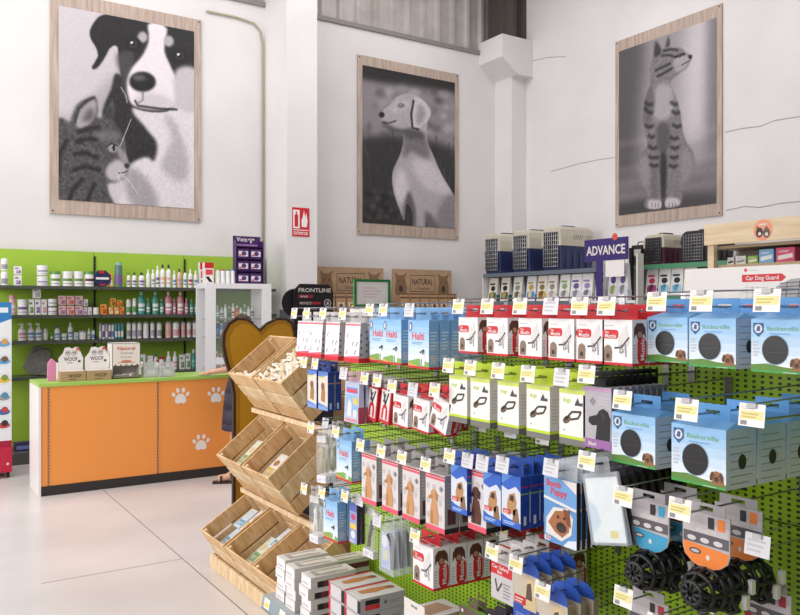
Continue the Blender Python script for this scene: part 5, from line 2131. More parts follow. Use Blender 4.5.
def d_ebano(c):
    """header card with a black basket muzzle strapped below it"""
    w, d, h = .125, .004, .125
    b = MB()
    b.frame((-w / 2, -d / 2, 0), (1, 0, 0), (0, 0, 1))
    out = [(w * .2, h * .05), (w * .35, 0), (w * .65, 0), (w * .8, h * .05), (w * .95, h * .17), (w, h * .32), (w, h), (0, h), (0, h * .32), (w * .05, h * .17)]
    b.prism(out, d, col('#b9b3b5'))
    b.P([(w * .2, h * .055), (w * .35, .001), (w * .65, .001), (w * .8, h * .055), (w * .94, h * .17), (w - .001, h * .36), (.001, h * .42), (w * .06, h * .17)], col(c, .35), 1)
    b.Q(w * .02, w * .98, h * .42, h * .62, col('#5f5a60'), 1)
    for i in range(3):
        b.E(w * (.2 + .28 * i), h * .5, w * .1, h * .05, col('#d9d4d4'), 2, 8)
    b.Q(w * .02, w * .98, h * .62, h * .8, col('#c9c2c4'), 1)
    b.T('ebano', w * .3, h * .645, h * .1, OFFW, 2, True, w * .6)
    b.Q(w * .55, w * .68, h * .74, h * .95, col('#2c292c'), 2)
    b.Q(w * .75, w * .9, h * .74, h * .95, col(c), 2)
    b.E(w * .28, h * .27, w * .13, h * .055, DGREY, 2)
    b.E(w * .28, h * .27, w * .09, h * .03, LGREY, 3)
    b.E(w * .55, h * .2, w * .04, h * .05, OFFW, 2, 8)
    o = b.build('basket_muzzle')
    tab(o, w * .8, .024, 0, h, col('#a7a2a4'), h + .012)
    BLK = col('#141316', .4)
    t = MB()
    cz = -.048
    # basket: rings closing toward the nose (local -Y side-on), bars between
    for k, (yy, rx, rz) in enumerate(((.028, .050, .048), (.0, .050, .047), (-.03, .042, .040), (-.052, .026, .025))):
        t.tube([(rx * math.cos(a), yy, cz + rz * math.sin(a)) for a in np.linspace(0, 2 * math.pi, 17)[:-1]], .006, BLK, 5, True)
    for a in np.linspace(0, 2 * math.pi, 9)[:-1]:
        t.tube([(rx * math.cos(a), yy, cz + rz * math.sin(a)) for yy, rx, rz in ((.028, .050, .048), (.0, .050, .047), (-.03, .042, .040), (-.052, .026, .025), (-.056, .006, .006))], .0055, BLK, 5)
    t.build('basket', o)
    t = MB()
    for sx in (-1, 1):
        t.tube([(sx * .05, .03, cz), (sx * .054, .06, cz - .004), (sx * .035, .072, cz + .022), (sx * .01, .05, cz + .046)], .006, BLK, 6)
        t.tube([(sx * .045, .03, cz - .02), (sx * .05, .05, cz - .045), (sx * .02, .06, cz - .062), (-sx * .02, .05, cz - .05)], .006, BLK, 6)
    t.tube([(0, .03, cz + .047), (0, .05, cz + .058), (.004, .066, cz + .03)], .006, BLK, 6)
    for q in range(5):
        a = q * 1.25
        t.tube([(.04 * math.cos(a), .026, cz + .04 * math.sin(a)), (.046 * math.cos(a + .5), .055, cz - .01 + .04 * math.sin(a + .4)), (.03 * math.cos(a + 1.2), .082, cz - .012 + .03 * math.sin(a + 1)), (.02 * math.cos(a + 2), .10, cz - .02 + .02 * math.sin(a + 2))], [.008, .010, .009, .006], BLK, 6)
    t.build('strap', o)
    for x, y, z in ((.052, .070, cz - .03), (-.03, .066, cz - .065), (.05, .095, cz + .0)):
        t = MB()
        t.box(x - .006, x + .006, y - .004, y + .010, z - .016, z + .016, OFFW)
        t.build('buckle', o)
    return o, w, .11, h


def d_white():
    w, d, h = .125, .17, .15
    b = MB()
    b.body(w, d, h, col('#e2dedb'))
    b.scrib(.02, .1, .012, .04, 3, LGREY, 1)
    b.side()
    b.P([(.0, .05), (d, .08), (d, h), (0, h)], col('#b99a88'), 1)
    b.top()
    b.P([(.02, .02), (.10, .04), (.09, .15), (.02, .13)], col('#c09a80'), 1)
    o = b.build('white_carton')
    t = MB()
    t.M = Matrix.Translation((0, -d / 2 + .0012, 0))
    x, zz = [-w / 2, -.018, .018, w / 2], [h + .0002, h + HOLE - .0045, h + HOLE + .0045, h + .042]
    for i in range(3):
        for j in range(3):
            if not (i == 1 and j == 1):
                t.box(x[i], x[i + 1], -.0006, .0006, zz[j], zz[j + 1], OFFW)
    t.build('hang_tab', o)
    return o, w, d, h


KINDS = dict(wht=(d_white, 'white carton with slotted tab'), pouch=(d_pouch, 'white pouch with red foot'), halti=(d_halti, 'sky blue headcollar carton'), muz=(d_muzzle, 'white and red muzzle carton'), muzL=(lambda: d_muzzle(1.25), 'large white and red muzzle carton'),
             bask=(d_basket, 'pale blue round-windowed carton'), baskL=(lambda: d_basket(1.14), 'large blue round-windowed carton'), lime=(d_lime, 'white carton with lime bands'),
             grey=(d_grey, 'grey carton showing tan dog'), dark=(lambda: d_grey(True), 'grey carton showing brown dog'), blue=(d_blue, 'blue carton with dog face'), lead=(d_lead, 'navy-sided lead carton'),
             purp=(d_purple, 'grey pack with black dog'), chewA=(lambda: d_chewpack(0), 'clear pack of green chew'), chewB=(lambda: d_chewpack(1), 'clear pack of white chew'), chewC=(lambda: d_chewpack(2), 'clear pack of brown chew'),
             big=(d_bigbag, 'clear bag with brown stick'), puppy=(d_puppy, 'blue pack with puppy face'), wbag=(d_whitebag, 'clear bag of white pads'), dpack=(d_darkpack, 'dark flat strap pack'),
             clip=(d_clipper, 'red nail clipper card'), blis=(d_blister, 'pale blue grooming blister'), strip=(d_strip, 'narrow violet chew pack'), belt=(d_belt, 'grey card with red label'),
             dome=(d_dome, 'card with domed blue top'), teal=(lambda: d_pouchbag('#1f8c9a', '#38343a'), 'teal cloth pouch'), dbag=(lambda: d_pouchbag('#4a4248', '#2c2830'), 'dark grey cloth pouch'),
             gbag=(lambda: d_pouchbag('#6fae2e', '#6a5a4a'), 'green cloth pouch'), ko=(d_letter, 'white card with violet letters'), ebB=(lambda: d_ebano('#3fa0c8'), 'basket muzzle on blue card'),
             ebO=(lambda: d_ebano('#ee8434'), 'basket muzzle on orange card'), ebR=(lambda: d_ebano('#b0303c'), 'basket muzzle on dark red card'))
_pr = {}


def proto(kind):
    if kind not in _pr:
        box = {}

        def mk():
            o, w, d, h = KINDS[kind][0]()
            box['d'] = (w, d, h)
            return o
        p = Proto(mk)
        p.o = mk()
        p.o.location = (0, 0, -50)
        p.used = False
        p.dims = box['d']
        _pr[kind] = p
    return _pr[kind]


def put_item(kind, loc, rz=FACE_X, tilt=0):
    p = proto(kind)
    if not p.used:
        o, p.used = p.o, True
        o.location, o.rotation_euler = loc, (0, tilt, rz)
    else:
        o = dup(p.o, loc, rz)
        o.rotation_euler = (0, tilt, rz)
    return o


_count = {}


def hang(row, kind, px, ztop, n, Xf=1.58, yellow=True, ticket=True, dy=0, gap=.006, tilt=0, rz=0):
    p = proto(kind)
    w, d, h = p.dims
    Y = yat(px, Xf) + dy
    desc = KINDS[kind][1]
    _count[row, kind] = _count.get((row, kind), 0) + 1
    c = ORD[_count[row, kind] - 1]
    hz = ztop + HOLE + (.004 if kind.startswith('bask') else 0)
    if kind.startswith('eb'):
        hz = ztop + .012
    for j in range(n):
        x = Xf + d / 2 + j * (d + gap)
        o = put_item(kind, (x, Y, ztop - h), FACE_X + rz)
        if tilt:
            o.rotation_euler.y = 0
            o.matrix_world = Matrix.Translation((x, Y, hz)) @ Matrix.Rotation(tilt, 4, 'X') @ Matrix.Translation((0, 0, ztop - h - hz)) @ Matrix.Rotation(FACE_X + rz, 4, 'Z')
        tag(o, '%s, %s on the %s hook of its kind, %s row' % (desc, 'front' if j == 0 else ORD[j], c, row), 'packaged pet product', '%s hanging in the %s row' % (desc, row))
    if ticket:
        hook(Xf, Y, hz - .001, yellow, 'chrome hook with %s ticket carrying the %s %s, %s row' % ('yellow' if yellow else 'plain', c, desc, row))


# top row
T1 = 1.603
for px, n in ((302, 2), (314.5, 2), (331, 3), (351, 4)):
    hang('top', 'pouch', px, 1.588, n, 1.58)
for px, n, X in ((378, 3, 1.62), (392, 4, 1.6), (418.5, 5, 1.57)):
    hang('top', 'halti', px, 1.605, n, X, px < 400)
for px, n in ((468, 3), (497, 3), (530, 3), (561, 3), (590, 3), (617, 4)):
    hang('top', 'muz', px, 1.618, n, 1.58, px != 561)
for px, n, X in ((667, 2, 1.64), (712, 3, 1.58), (778, 3, 1.56)):
    hang('top', 'bask', px, 1.625, n, X)
# second row
for px in (312, 323):
    hang('second', 'lead', px, 1.37, 2, 1.58)
hang('second', 'blis', 351, 1.35, 4, 1.555, False)
for px in (373, 386):
    hang('second', 'clip', px, 1.335, 4, 1.60, True, tilt=.12)
for px, z, tl, n in ((401, 1.325, .05, 3), (422, 1.325, .08, 3), (444, 1.335, .3, 1)):
    hang('second', 'muz', px, z, n, 1.58, px != 422, tilt=tl)
for px, n in ((458, 2), (480, 2), (508, 3), (538, 3), (572, 2)):
    hang('second', 'lime', px, 1.423, n, 1.58, px != 572)
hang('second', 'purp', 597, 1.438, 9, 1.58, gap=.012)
hang('second', 'baskL', 633, 1.378, 2, 1.58)
hang('second', 'baskL', 698, 1.388, 4, 1.49)
hook(1.55, yat(763, 1.55), 1.412, True, 'chrome hook with yellow ticket beside the large round-windowed cartons')
# third row
hang('third', 'chewA', 319, 1.095, 3, 1.56, tilt=-.1)
hang('third', 'halti', 344, 1.10, 2, 1.58)
hang('third', 'chewA', 333, 1.085, 2, 1.70, False)
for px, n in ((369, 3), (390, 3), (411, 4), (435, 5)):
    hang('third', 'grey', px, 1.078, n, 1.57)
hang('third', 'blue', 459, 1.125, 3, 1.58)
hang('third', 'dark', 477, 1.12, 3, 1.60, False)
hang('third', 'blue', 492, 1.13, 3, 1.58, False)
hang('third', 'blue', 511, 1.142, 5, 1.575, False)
hang('third', 'puppy', 560, 1.168, 14, 1.575, False, gap=.008)
hang('third', 'wbag', 596, 1.215, 1, 1.555, tilt=-.22)
hang('third', 'dpack', 606, 1.20, 8, 1.585, ticket=False, tilt=-.2, gap=.016)
hang('third', 'ebB', 634, 1.165, 2, 1.54, gap=.012)
hang('third', 'ebO', 691, 1.175, 2, 1.52, gap=.012)
# fourth row
hang('fourth', 'chewB', 312, .818, 2, 1.56, tilt=-.08)
hang('fourth', 'halti', 330, .828, 2, 1.57, tilt=-.03)
hang('fourth', 'strip', 353, .84, 2, 1.60)
hang('fourth', 'chewC', 368, .83, 1, 1.64, False)
hang('fourth', 'big', 386, .805, 3, 1.59, False)
hang('fourth', 'muzL', 423, .812, 5, 1.575)
hang('fourth', 'muzL', 511, .85, 2, 1.80, True)
hang('fourth', 'muzL', 541, .85, 2, 1.80, False)
hang('fourth', 'wht', 414, .60, 1, 1.50, False, ticket=False)
hang('fourth', 'belt', 502, .868, 4, 1.58, gap=.03)
hang('fourth', 'dome', 526, .86, 4, 1.58, gap=.03)
hang('fourth', 'dome', 553, .835, 3, 1.54, gap=.03)
hang('fourth', 'ko', 594, .76, 2, 1.53, False)
hang('fourth', 'ebR', 634, .90, 1, 1.58)
hang('fourth', 'ebR', 754, .955, 1, 1.76, False, ticket=False)
hook(1.56, yat(668, 1.56), .885, True, 'empty chrome hook with yellow ticket below the orange carded basket muzzles')
# fifth row, close above the base
hang('fifth', 'gbag', 470, .64, 2, 1.62, False, ticket=False)
hang('fifth', 'dbag', 498, .68, 2, 1.60, False, ticket=False)
hang('fifth', 'teal', 527, .69, 2, 1.56, False)
# bare hooks showing between the products
for i, (px, z, X) in enumerate(((490, 1.235, 1.74), (520, 1.235, 1.74), (552, 1.235, 1.74), (768, 1.12, 1.62))):
    hook(X, yat(px, X), z, i % 2 == 0, 'empty chrome hook on the lime panel, %s of the bare ones' % ORD[i])
for p in _pr.values():
    if not p.used:
        for ch in list(p.o.children):
            bpy.data.objects.remove(ch)
        bpy.data.objects.remove(p.o)


# ---- stacks on the base shelf
def make_flat():
    L_, w, h = .22, .092, .047
    b = MB()
    b.body(w, L_, h, col('#d9d3cf'))
    b.Q(0, w, 0, h, col('#efedec'), 1)
    b.Q(w * .12, w * .7, h * .2, h * .35, LGREY, 2)
    b.side()
    b.Q(.03, L_, 0, h * .55, col('#6a2a34'), 1)
    b.Q(0, L_, h * .55, h, col('#d5cfcb'), 1)
    b.Q(0, .03, 0, h * .55, col('#d5cfcb'), 1)
    b.Q(.035, .06, 0, h * .55, BLACK, 2)
    b.top()
    b.Q(w * .12, w * .88, .03, L_ - .03, col('#a69a92'), 1)
    b.P([(w * .3, .05), (w * .7, .06), (w * .65, .13), (w * .75, .2), (w * .35, .19)], col('#d9cec6'), 2)
    o = b.build('flat_chew_carton')
    t = MB()
    t.box(-w / 2 + .002, w / 2 - .002, -L_ / 2 - .0009, -L_ / 2 - .0005, h - .007, h - .001, OFFW)
    t.build('tuck_flap', o)
    return o


fc = Proto(make_flat)
base_z = .3005
for s_, (px, n, X) in enumerate(((3.345, 4, 1.50), (3.215, 4, 1.49), (3.07, 4, 1.49))):
    Y = px
    for k in range(n):
        o = fc.put((X + .112 + R.uniform(0, .012), Y + R.uniform(-.004, .004), base_z + k * .0482), FACE_X + R.uniform(-.03, .03))
        tag(o, 'flat white and maroon carton, %s up in the %s stack from the crates' % (ORD[k], ORD[s_]), 'box', 'flat cartons stacked on the base shelf')
for i, (x, y, z) in enumerate(((1.725, 3.33, base_z), (1.725, 3.33, base_z + .0482), (1.725, 3.33, base_z + .0964), (1.725, 3.21, base_z))):
    o = fc.put((x + .11, y, z), FACE_X)
    tag(o, 'flat white and maroon carton lying deeper on the base shelf, %s one' % ORD[i], 'box', 'flat cartons stacked on the base shelf')


def make_dogbox():
    w, L_, h = .128, .20, .058
    b = MB()
    b.body(w, L_, h, col('#cfcac8'))
    b.Q(0, w, 0, h, col('#d5d0d0'), 1)
    b.Q(0, w * .12, 0, h, RED, 2)
    b.Q(w * .8, w, 0, h * .9, BLACK, 2)
    b.side()
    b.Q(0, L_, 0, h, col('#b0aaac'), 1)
    b.Q(L_ * .1, L_ * .42, h * .52, h * .84, BLACK, 2)
    b.Q(L_ * .1, L_ * .42, h * .18, h * .5, RED, 2)
    b.scrib(L_ * .13, L_ * .4, h * .24, h * .46, 2, LRED, 3)
    b.E(L_ * .55, h * .5, .009, .009, col('#6b6680'), 2, 4)
    b.scrib(L_ * .66, L_ * .92, h * .4, h * .62, 2, GREY, 2)
    b.top()
    b.Q(0, w * .12, 0, L_, RED, 1)
    b.Q(w * .12, w * .16, 0, L_, OFFW, 2)
    b.Q(w * .2, w, 0, L_, col('#d9d6d3'), 1)
    b.P([(w * .35, .03), (w * .62, .03), (w * .7, .09), (w * .6, .15), (w * .68, .18), (w * .4, .175), (w * .32, .1)], col('#c07f50'), 2)
    b.E(w * .52, .165, w * .13, .02, col('#9a5c38'), 3)
    o = b.build('dog_gear_carton')
    t = MB()
    t.box(-w / 2 + .003, w / 2 - .003, -L_ / 2 - .0011, -L_ / 2 - .0006, h - .009, h - .002, col('#a9a4a6'))
    t.build('tuck_flap', o)
    return o


db = Proto(make_dogbox)
for s_, (Y, X, n) in enumerate(((2.79, 1.50, 4), (2.655, 1.50, 4))):
    for k in range(n):
        o = db.put((X + .1, Y, base_z + k * .0593), math.radians(-90 + (1, -1)[s_]))
        tag(o, 'grey carton picturing a lying tan dog, %s up in the %s pile' % (ORD[k], ORD[s_]), 'box', 'dog gear cartons lying on the base shelf')
# small blue clip hanging from the shelf edge
b = MB()
b.tube([(0, 0, .05), (0, .006, .03), (0, 0, .0), (.004, -.01, .03), (0, 0, .05)], .006, col('#3f7fd0'), 6)
b.box(-.005, .005, -.012, .012, .045, .07, col('#3f7fd0'))
o = b.build('blue_clip', None, (1.462, yat(329, 1.46), .305))
tag(o, 'small blue plastic clip hooked at the front edge of the base shelf', 'clip')

# ================================================================== ON TOP OF THE GONDOLA
b = MB()
LW, LH, LD = .80, .112, .085
b.body(LW, LD, LH, col('#e9e4de'))
u0 = xat  # lettering measured along the carton
Y1 = yat(687, 1.99 - LD / 2 + .02)
b.Q(.185, .30, LH * .62, LH * .80, RED, 1)
b.P([(.30, LH * .62), (.312, LH * .71), (.30, LH * .80)], RED, 1)
b.T('Car Dog Guard', .197, LH * .665, LH * .10, OFFW, 2, True, .095)
b.Q(.185, LW, 0, LH * .07, RED, 1)
b.scrib(.207, .24, LH * .89, LH * .93, 1, LGREY)
b.E(.196, LH * .91, .005, .005, LRED, 1, 10)
for k in range(4):
    b.line([(.20 + .016 * k, LH * .2), (.20 + .016 * k, LH * .52)], .0014, LGREY, 1)
for k in range(3):
    b.line([(.193, LH * (.24 + .12 * k)), (.262, LH * (.24 + .12 * k))], .0014, LGREY, 1)
b.P([(.275, LH * .25), (.285, LH * .5), (.325, LH * .66), (.50, LH * .78), (.52, LH * .1), (.295, LH * .1)], col('#a8a4a2'), 1)
for k in range(6):
    b.line([(.295, LH * (.14 + .085 * k)), (.50, LH * (.16 + .1 * k))], .002, DGREY, 2)
for k in range(6):
    b.line([(.31 + .034 * k, LH * .12), (.315 + .034 * k, LH * (.6 + .02 * k))], .002, DGREY, 2)
b.side()
b.Q(.01, LD - .01, .01, LH - .01, LGREY)
o = b.build('car_guard_carton', None, (2.0, Y1 - LW / 2, GH_ + .002), FACE_X)
t = MB()
t.box(-LW / 2 - .0008, -LW / 2 - .0003, -LD / 2 + .004, LD / 2 - .004, .01, LH - .01, OFFW)
t.build('end_flap', o)
tag(o, 'long white car dog guard carton lying on top of the gondola', 'box')
# green-framed card holder
r = empty('card_holder', (2.03, yat(372, 2.03), GH_ + .0015))
b = MB()
fw, fh, ft = .20, .142, .012
for x0_, x1_, z0_, z1_ in ((-fw / 2, fw / 2, .004, .004 + ft), (-fw / 2, fw / 2, fh - ft, fh), (-fw / 2, -fw / 2 + ft, .0165, fh - ft - .0005), (fw / 2 - ft, fw / 2, .0165, fh - ft - .0005)):
    b.box(x0_, x1_, -.007, .007, z0_, z1_, col('#1f7a3c', .35))
b.build('frame', r)
b = MB()
b.box(-fw / 2 + ft, fw / 2 - ft, -.002, .002, .0165, fh - ft - .0005, col('#ece5e3'))
b.frame((-fw / 2, -.0022, 0), (1, 0, 0), (0, 0, 1))
b.scrib(.05, .15, .05, .11, 4, col('#e3c9c6'), 1)
b.build('card', r)
b = MB()
b.box(-.03, .03, -.025, .025, 0, .0036, col('#1f7a3c', .35))
b.build('foot', r)
tag(r, 'green framed card holder standing on the gondola top', 'card holder')
r.rotation_euler = (0, 0, math.radians(-6))
# yellow and green folded packet
b = MB()
b.frame((0, -.02, 0), (1, 0, 0), (0, 0, 1))
b.prism([(-.05, 0), (.06, 0), (.03, .016), (.0, .022), (-.03, .014)], .05, col('#e8b23a'))
b.Q(.02, .05, .001, .008, col('#7fb040'), 1)
o = b.build('treat_packet', None, (2.0, 3.46, GH_ + .001))
tag(o, 'folded yellow packet lying on the gondola top by the card holder', 'packet')

# ================================================================== BEHIND THE GONDOLA
# black flea-treatment floor display
DY = 5.3
r = empty('floor_display', (xat(314, DY), DY, 0))
hz0, hz1 = zY(314, 310, DY), zY(314, 284.5, DY)
hw = (xat(334, DY) - xat(295, DY)) / 2
BLK = col('#1d1a1f', .4)
b = MB()
b.frame((-hw, 0, hz0), (1, 0, 0), (0, 0, 1))
H2 = hz1 - hz0
b.prism([(0, 0), (2 * hw, 0), (2 * hw, H2 * .7), (2 * hw - .03, H2 * .96), (hw, H2), (.05, H2), (.01, H2 * .8), (0, H2 * .6)], .02, BLK)
b.T('FRONTLINE', .035, H2 * .68, H2 * .16, OFFW, 1, True, hw * 1.66)
b.Q(.035, hw * .95, H2 * .45, H2 * .58, col('#9c2a4a'), 1)
b.T('tri-act', .05, H2 * .475, H2 * .09, OFFW, 2, True)
b.T('PROTECT', .045, H2 * .2, H2 * .1, OFFW, 1, True, hw * .6)
b.Q(hw * .85, hw * 1.35, H2 * .2, H2 * .3, col('#b02a3c'), 1)
b.ring(hw * 1.7, H2 * .25, H2 * .12, .008, LGREY, 1)
b.P([(hw * 1.62, H2 * .18), (hw * 1.78, H2 * .2), (hw * 1.75, H2 * .32), (hw * 1.66, H2 * .3)], LGREY, 1)
b.build('header_card', r)
b = MB()
b.frame((-hw, .024, hz0), (1, 0, 0), (0, 0, 1))
b.E(.015, .05, .105, .105, BLK, 0, 28)
c = b.build('round_badge', r)
b = MB()
b.box(-hw, hw, .0, .26, 0, hz0 - .002, BLK)
b.frame((-hw, 0, 0), (1, 0, 0), (0, 0, 1))
for k in range(4):
    b.Q(.03, 2 * hw - .03, .4 + .3 * k, .62 + .3 * k, col('#2c282e'), 1)
b.build('case', r)
tag(r, 'black flea treatment floor display with white and red lettering', 'display')

# kraft display stands against the back wall
def make_kraft():
    r = empty('kraft_display_stand')
    W2, zt_, zb_ = .52, 2.2, 1.56
    KR = noisy('kraft_board', '#a98b6c', '#b9997a', 5, .8)
    INK = col('#4c3a30', .8)
    b = MB()
    b.box(-W2, W2, .3, .32, 0, zt_, KR)
    b.frame((-W2, .3, zb_), (1, 0, 0), (0, 0, 1))
    h = zt_ - zb_
    b.T('NATURAL', .33, h * .66, .085, INK, 1, True, .37)
    b.T('Greatness', .42, h * .54, .05, INK, 1, False, .22, .2)
    b.line([(.30, h * .5), (.30, h * .86), (.73, h * .88), (.74, h * .5), (.30, h * .5)], .008, INK, 1)
    # sketched dog heads either side
    for x, s in ((.14, 1), (.89, -1)):
        b.P([(x - .09, h * .42), (x + .09, h * .42), (x + .1, h * .6), (x + .07, h * .8), (x + .11, h * .93), (x + .03, h * .86), (x - .04, h * .86), (x - .10, h * .93), (x - .08, h * .72), (x - .1, h * .56)], col('#86694e', .8), 1)
        b.E(x, h * .56, .035, .05, INK, 2, 10)
        b.E(x - .04, h * .72, .012, .014, INK, 2, 8)
        b.E(x + .04, h * .72, .012, .014, INK, 2, 8)
    b.build('header_board', r)
    b = MB()
    b.box(-W2, W2, 0, .299, 1.545, 1.56, KR)
    b.box(-W2, W2, 0, .012, 1.561, 1.60, KR)
    b.build('tray', r)
    b = MB()
    for sx in (-1, 1):
        b = MB()
        b.box(min(sx * W2, sx * (W2 - .012)), max(sx * W2, sx * (W2 - .012)), 0, .299, 0, 1.544, KR)
        b.build('side_panel', r)
    b = MB()
    b.box(-W2 + .013, W2 - .013, .05, .29, .5, .515, KR)
    b.build('tray', r)
    b = MB()
    b.box(-W2 + .013, W2 - .013, .05, .29, 1.0, 1.015, KR)
    b.build('tray', r)
    return r


def make_kbag():
    b = MB()
    b.body(.15, .09, .27, noisy('kraft_bag', '#9a7a5a', '#b3926e', 12, .8), .01)
    b.Q(.02, .13, .06, .16, col('#d9c8ac'), 1)
    b.Q(.0, .15, .22, .24, col('#5a4030'), 1)
    b.E(.075, .11, .03, .035, col('#6a4a34'), 2, 10)
    o = b.build('kraft_treat_bag')
    t = MB()
    t.box(-.075, .075, -.006, .006, .2702, .29, col('#7a5c40'))
    t.build('bag_fold', o)
    return o


ks, kb = Proto(make_kraft), Proto(make_kbag)
for i, (pa, pb) in enumerate(((316, 384), (386.5, 457))):
    Y = 9.1
    x0, x1 = xat(pa, Y + .3), xat(pb, Y + .3)
    xc = (x0 + x1) / 2 if i else x1 - .53
    o = ks.put((xc, Y, 0))
    if i:
        o.scale = (1.0, 1, 1)
    tag(o, 'kraft cardboard display stand with sketched dog heads, %s' % ('next to the white pillar', 'nearer the corner column')[i], 'display', 'kraft stands under the hound poster')
    for k in range(6):
        q = kb.put((xc - .42 + .168 * k, Y + .15, 1.5615))
        tag(q, 'kraft treat bag, %s from the pillar side on the %s kraft stand' % (ORD[k], ('pillar-side', 'corner-side')[i]), 'bag', 'kraft bags on the cardboard stands')

# ---- tall shelving along the right wall
WSTEEL, GRN = col('#d9dad9', .4), col('#4f8f6c', .45)


def wallunit(name, X0, X1, Y0, Y1, zs, edge, back, label):
    r = empty(name, ((X0 + X1) / 2, (Y0 + Y1) / 2, 0))
    hx, hy = (X1 - X0) / 2, (Y1 - Y0) / 2
    for z in zs:
        b = MB()
        b.box(-hx, hx - .031, -hy + .021, hy - .021, z - .03, z, WSTEEL)
        b.box(-hx - .004, -hx, -hy + .021, hy - .021, z - .05, z + .004, edge)
        b.build('shelf', r)
    b = MB()
    b.box(hx - .03, hx, -hy, hy, 0, max(zs), back)
    b.build('back_panel', r)
    for sy in (-1, 1):
        y = sy * (hy - .01)
        b = MB()
        b.box(-hx, hx - .031, y - .01, y + .01, 0, max(zs), WSTEEL)
        b.build('end_panel', r)
    tag(r, label, 'shelving')
    return r


ZA, ZB_, = 2.145, 1.735
wallunit('food_shelving', 7.40, 8.2, 6.46, 9.18, [ZA, ZB_, 1.3, .85, .3], col('#6a7480'), col('#c9cccb'), 'tall pale shelving under three pet carriers along the poster wall')
wallunit('food_shelving', 7.40, 8.2, 5.06, 6.42, [ZA + .0, 1.79, 1.4, .9, .3], GRN, col('#c9cccb'), 'tall green edged shelving under the maroon carrier along the poster wall')


def make_carrier(w, d, h, up, low, gate):
    r = empty('pet_carrier')
    U, L_ = col(up, .5), col(low, .5)
    hm = h * .55
    b = MB()
    # lower tub, narrower at the foot
    b.body(w, d, hm, L_, d * 1.0, w)
    b.M = Matrix.Identity(4)
    for i, v in enumerate(b.v):
        if v[2] < .01:
            b.v[i] = (v[0] * .9, v[1] * .93, v[2])
    b.side()
    for k in range(4):
        b.Q(d * (.16 + .2 * k), d * (.24 + .2 * k), hm * .1, hm * .8, col(low, .35), 1)
    b.build('lower_shell', r, bevel=.012)
    b = MB()
    # domed lid
    prof = [(1, 0), (1, .16), (.97, .55), (.86, .85), (.66, 1.0)]
    hu = h - hm - .004
    V, F = [], []
    n = len(prof)
    ys = [-d / 2, -d / 2 + .03, d / 2 - .03, d / 2]
    for yi, y in enumerate(ys):
        s = .93 if yi in (0, 3) else 1
        for sx, z in prof:
            V.append((-w / 2 * sx, y, hm + .003 + hu * z * s))
        for sx, z in prof[::-1]:
            V.append((w / 2 * sx, y, hm + .003 + hu * z * s))
    m = 2 * n
    for k in range(3):
        for i in range(m):
            j = (i + 1) % m
            F.append((k * m + i, k * m + j, (k + 1) * m + j, (k + 1) * m + i))
    F += [tuple(range(m))[::-1], tuple(range(3 * m, 4 * m))]
    b.add(V, F, U)
    b.frame((w / 2 * .995, -d / 2, hm), (0, 1, 0), (-.03, 0, 1))
    for k in range(5):
        b.line([(d * (.36 + .06 * k), hu * .25), (d * (.42 + .06 * k), hu * .6)], d * .02, col('#8f8a80'), 3)
    for k in range(3):
        b.line([(d * (.75 + .06 * k), hu * .25), (d * (.8 + .06 * k), hu * .6)], d * .02, col('#8f8a80'), 3)
    b.build('upper_shell', r)
    b = MB()
    b.box(-.04, .04, -d * .2, d * .15, h + .0005, h + .022, L_)
    b.build('handle', r)
    b = MB()
    g = w * .37
    b.box(-g, g, -d / 2 - .004, -d / 2 - .0015, h * .1, h * .86, col('#30333a'))
    G_ = col(gate, .3, .5)
    for k in range(8):
        x = -g + 2 * g * k / 7
        b.tube([(x, -d / 2 - .012, h * .09), (x, -d / 2 - .012, h * .87)], .0045, G_, 5)
    for k in range(9):
        z = h * (.09 + .78 * k / 8)
        b.tube([(-g, -d / 2 - .014, z), (g, -d / 2 - .014, z)], .0045, G_, 5)
    b.box(-.02, .02, -d / 2 - .03, -d / 2 - .016, h * .5, h * .56, DGREY)
    b.build('gate', r)
    return r


car = Proto(make_carrier, .37, .62, .59, '#cfc8b8', '#27325c', '#b9b9bb')
for i, (pa, pb) in enumerate(((484, 499), (512, 528), (541.5, 560))):
    y = (yat(pa, 7.42) + yat(pb, 7.42)) / 2
    o = car.put((7.42 + .32, y, ZA + .002), FACE_X)
    tag(o, 'beige and navy pet carrier on the high shelf, %s the corner column' % ('nearest to', 'second from', 'third from')[i], 'pet carrier', 'beige and navy carriers')
o = make_carrier(.30, .46, .36, '#cfc6b4', '#4c1f30', '#5a5658')
o.location = (7.46 + .24, 6.09, ZA + .002)
o.rotation_euler = (0, 0, FACE_X)
tag(o, 'small beige and maroon pet carrier on the green edged shelving', 'pet carrier')
o = make_carrier(.34, .5, .36, '#26262a', '#1c1c20', '#8d8d90')
o.location = (7.46 + .26, yat(693, 7.46), ZA + .002)
o.rotation_euler = (0, 0, FACE_X)
tag(o, 'black pet carrier on the shelving behind the wooden unit', 'pet carrier')
b = MB()
b.body(.16, .2, .25, col('#232127'), .14)
b.Q(.02, .14, .12, .2, LGREY)
b.Q(.0, .03, .02, .1, OFFW)
o = b.build('travel_bag', None, (7.56, 6.35, ZA + .002), FACE_X)
t = MB()
t.tube([(-.05, 0, .25), (-.04, 0, .29), (.04, 0, .29), (.05, 0, .25)], .007, BLACK, 6)
t.build('handle', o)
tag(o, 'small black travel bag with grey label at the gap between wall shelvings', 'bag')


